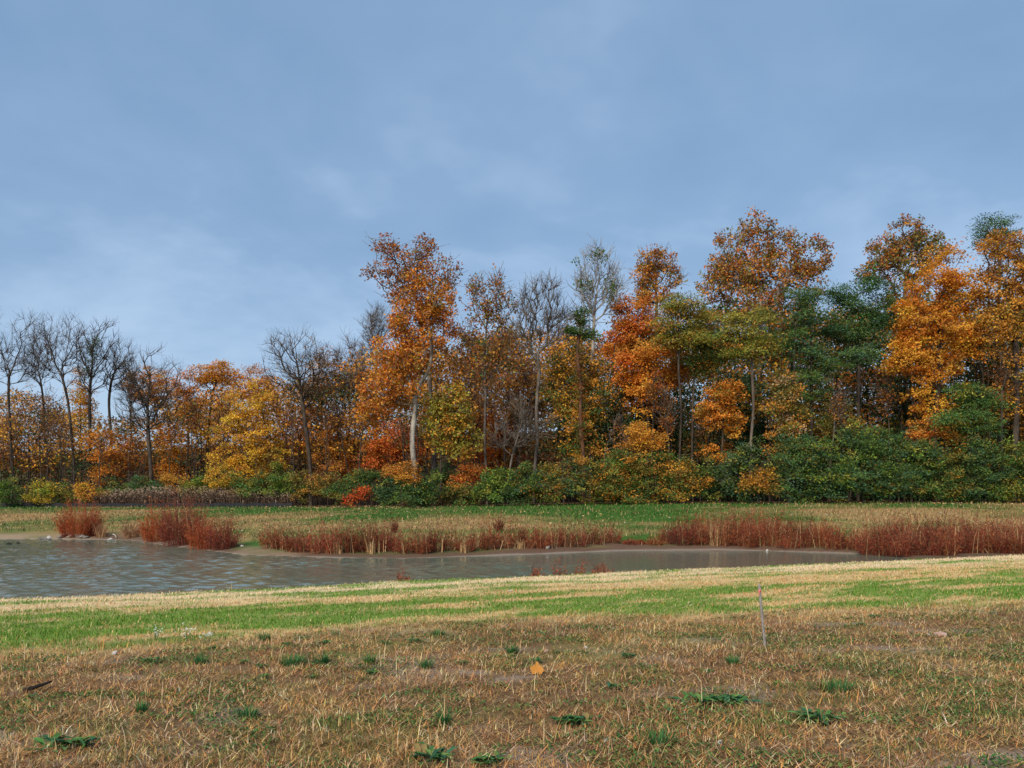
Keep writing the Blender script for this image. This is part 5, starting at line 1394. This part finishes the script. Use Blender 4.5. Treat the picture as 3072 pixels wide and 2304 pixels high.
for i, (px, row, wp, hp, mat, lab) in enumerate([
        (606, 743, 7, 5, WHITE, 'white stone in the lower middle, right of the round weed'), (694, 730, 6, 5, WHITE, 'small white stone below the pair of dark weeds'), (720, 745, 6, 5, WHITE, 'small white stone low and left of the bright green dock'),
        (763, 751, 7, 4, WHITE, 'white shell shaped stone near the bottom, left of the bright green dock'), (546, 653, 7, 4, PINKS, 'pinkish stone right above the orange leaf'), (586, 649, 5, 4, WHITE, 'tiny white stone between the orange leaf and the stake'),
        (115, 655, 8, 5, WHITE, 'white stone below the green strip on the left'), (941, 637, 15, 7, PINKS, 'flat pinkish stone in the brown grass at the right'), (876, 724, 9, 4, WHITE, 'flat pale stone right of the bright green dock'),
        (928, 636, 6, 3, WHITE, 'white chip beside the flat pinkish stone'), (510, 592, 5, 3, WHITE, 'white stone on the green strip of the near bank'), (388, 762, 5, 4, WHITE, 'small white stone at the bottom left of the dark dock')]):
    X, Y, z = hit(px, row)
    s = Y / F
    o = obj('stone', rock_mesh(800 + i, (wp * s * .85, wp * s * .7, hp * s * 1.0)), mat, None, (X, Y, z + hp * s * .3))
    tag(o, lab, 'stone', 'stones in the grass')
# far shore stones
for i, (px, row, wp, hp, mat, lab) in enumerate([(49, 539.5, 4, 3.6, WHITE, 'rounded white stone at the water on the far left shore'), (44, 540, 10, 3, GREYS, 'flat grey stone leaning on the rounded white stone'),
        (111, 540, 4, 2.2, WHITE, 'white stone at the water left of the tallest red thicket, upper'), (110, 541.8, 5, 2, WHITE, 'white stone at the water left of the tallest red thicket, lower'), (242, 1550 / 2.834, 3, 2, WHITE, 'tiny white stone on the bare mud'),
        (548, 549, 4.5, 3.5, WHITE, 'round white stone under the middle red weeds'), (767, 551, 2.4, 1.7, WHITE, 'white lump at the water edge below the right red weeds'), (498, 536, 4, 3, PINKS, 'pale stone on the far bank grass')]):
    X, Y, z = hit(px, row, 24.0)
    z = max(z, WATER)
    s = Y / F
    o = obj('stone', rock_mesh(820 + i, (wp * s * 1.1, wp * s, hp * s * 1.2)), mat, None, (X, Y, z + hp * s * .35))
    tag(o, lab, 'stone', 'stones on the far shore')
rk = np.random.default_rng(840)
HX = 58 + 28 * rk.random(18)
HEAP = [int(v) for v in np.argsort(np.argsort(HX))]
for i in range(18):
    px = float(HX[i])
    lift = max(0, 1 - abs(px - 68) / 14) * rk.random()
    row = 538.5 - 5.5 * lift - .8 * rk.random()
    X, Y, z = hit(px, row, 24.0)
    z = max(z, WATER)
    s = Y / F
    w = (3.5 + 4 * rk.random()) * s
    o = obj('stone', rock_mesh(841 + i, (w * 1.2, w, w * .55)), GREYS, None, (X, Y, z + w * .15))
    o.rotation_euler = (rk.normal(0, .2), rk.normal(0, .2), rk.random() * 6)
    tag(o, f'grey flat stone in the heap below the round orange red bush, {ORD[HEAP[i]]} from its left', 'stone', 'heap of stones at the water')
for i, (px, row, wp, hp, lab) in enumerate([(9, 544.5, 4.5, 2, 'dark lump in the water near the left edge, the larger of two'), (18, 543.5, 3, 1.6, 'small dark lump in the water, right of the larger one')]):
    Y = (EYE - WATER) * F / (row - HOR)
    X = (px - 512) / F * Y
    s = Y / F
    o = obj('dark_rock', rock_mesh(870 + i, (wp * s * 1.2, wp * s * .7, hp * s * 1.6)), DARKS, None, (X, Y, WATER + .02))
    tag(o, lab, 'rock', 'dark lumps in the water')
def stick(name, label, pts, r, mat, seed=0):
    pts = resample(pts, .06)
    org = pts[0].copy()
    pts = pts - org
    n = len(pts)
    t = unit(np.gradient(pts, axis=0))
    rad = np.linspace(r, r * .45, n)
    b = Buf()
    tubes(b, pts[:-1], pts[1:], t[:-1], t[1:], rad[:-1], rad[1:], 6, np.array([.05, .04, .03]))
    # close the ends with a short cap
    for k, sg in ((0, -1), (n - 1, 1)):
        tubes(b, pts[k:k + 1], pts[k:k + 1] + sg * t[k:k + 1] * r * .5, t[k:k + 1], t[k:k + 1], rad[k:k + 1], rad[k:k + 1] * .05, 6, np.array([.05, .04, .03]))
    o = obj(name, b.mesh(name, True), mat, None, tuple(org))
    tag(o, label, 'stick')
X, Y, z = hit(24, 694)
s = Y / F
stick('dark_stick', 'thick black stick half hidden in the grass at the left', [(X, Y, z + .02), (X + 9 * s, Y + .05, z + 5 * s), (X + 20 * s, Y + .1, z + 9 * s)], 0.022, DARKS)
X, Y, z = hit(536, 768)
X2, Y2, z2 = hit(558, 752)
stick('dry_twig', 'thin brown twig lying at the bottom edge below the round weed', [(X + .12, Y, z + .05), ((X + X2) / 2 + .12, (Y + Y2) / 2, (z + z2) / 2 + .05), (X2 + .16, Y2, z2 + .06)], 0.005, STK)
X, Y, z = hit(113, 537, 24.0)
s = Y / F
stick('driftwood', 'pale curved driftwood branch at the water by the white stones', [(X, Y, z + .15), (X + 3 * s, Y - .1, z + .12), (X + 7 * s, Y - .4, z - .02)], 0.03, WHITE)
X, Y, z = hit(40, 540.3, 24.0)
s = Y / F
stick('driftwood', 'dark driftwood lying left of the rounded white stone', [(X, Y, WATER + .03), (X + 4 * s, Y, WATER + .10), (X + 8 * s, Y + .1, WATER + .16)], 0.045, DARKS)
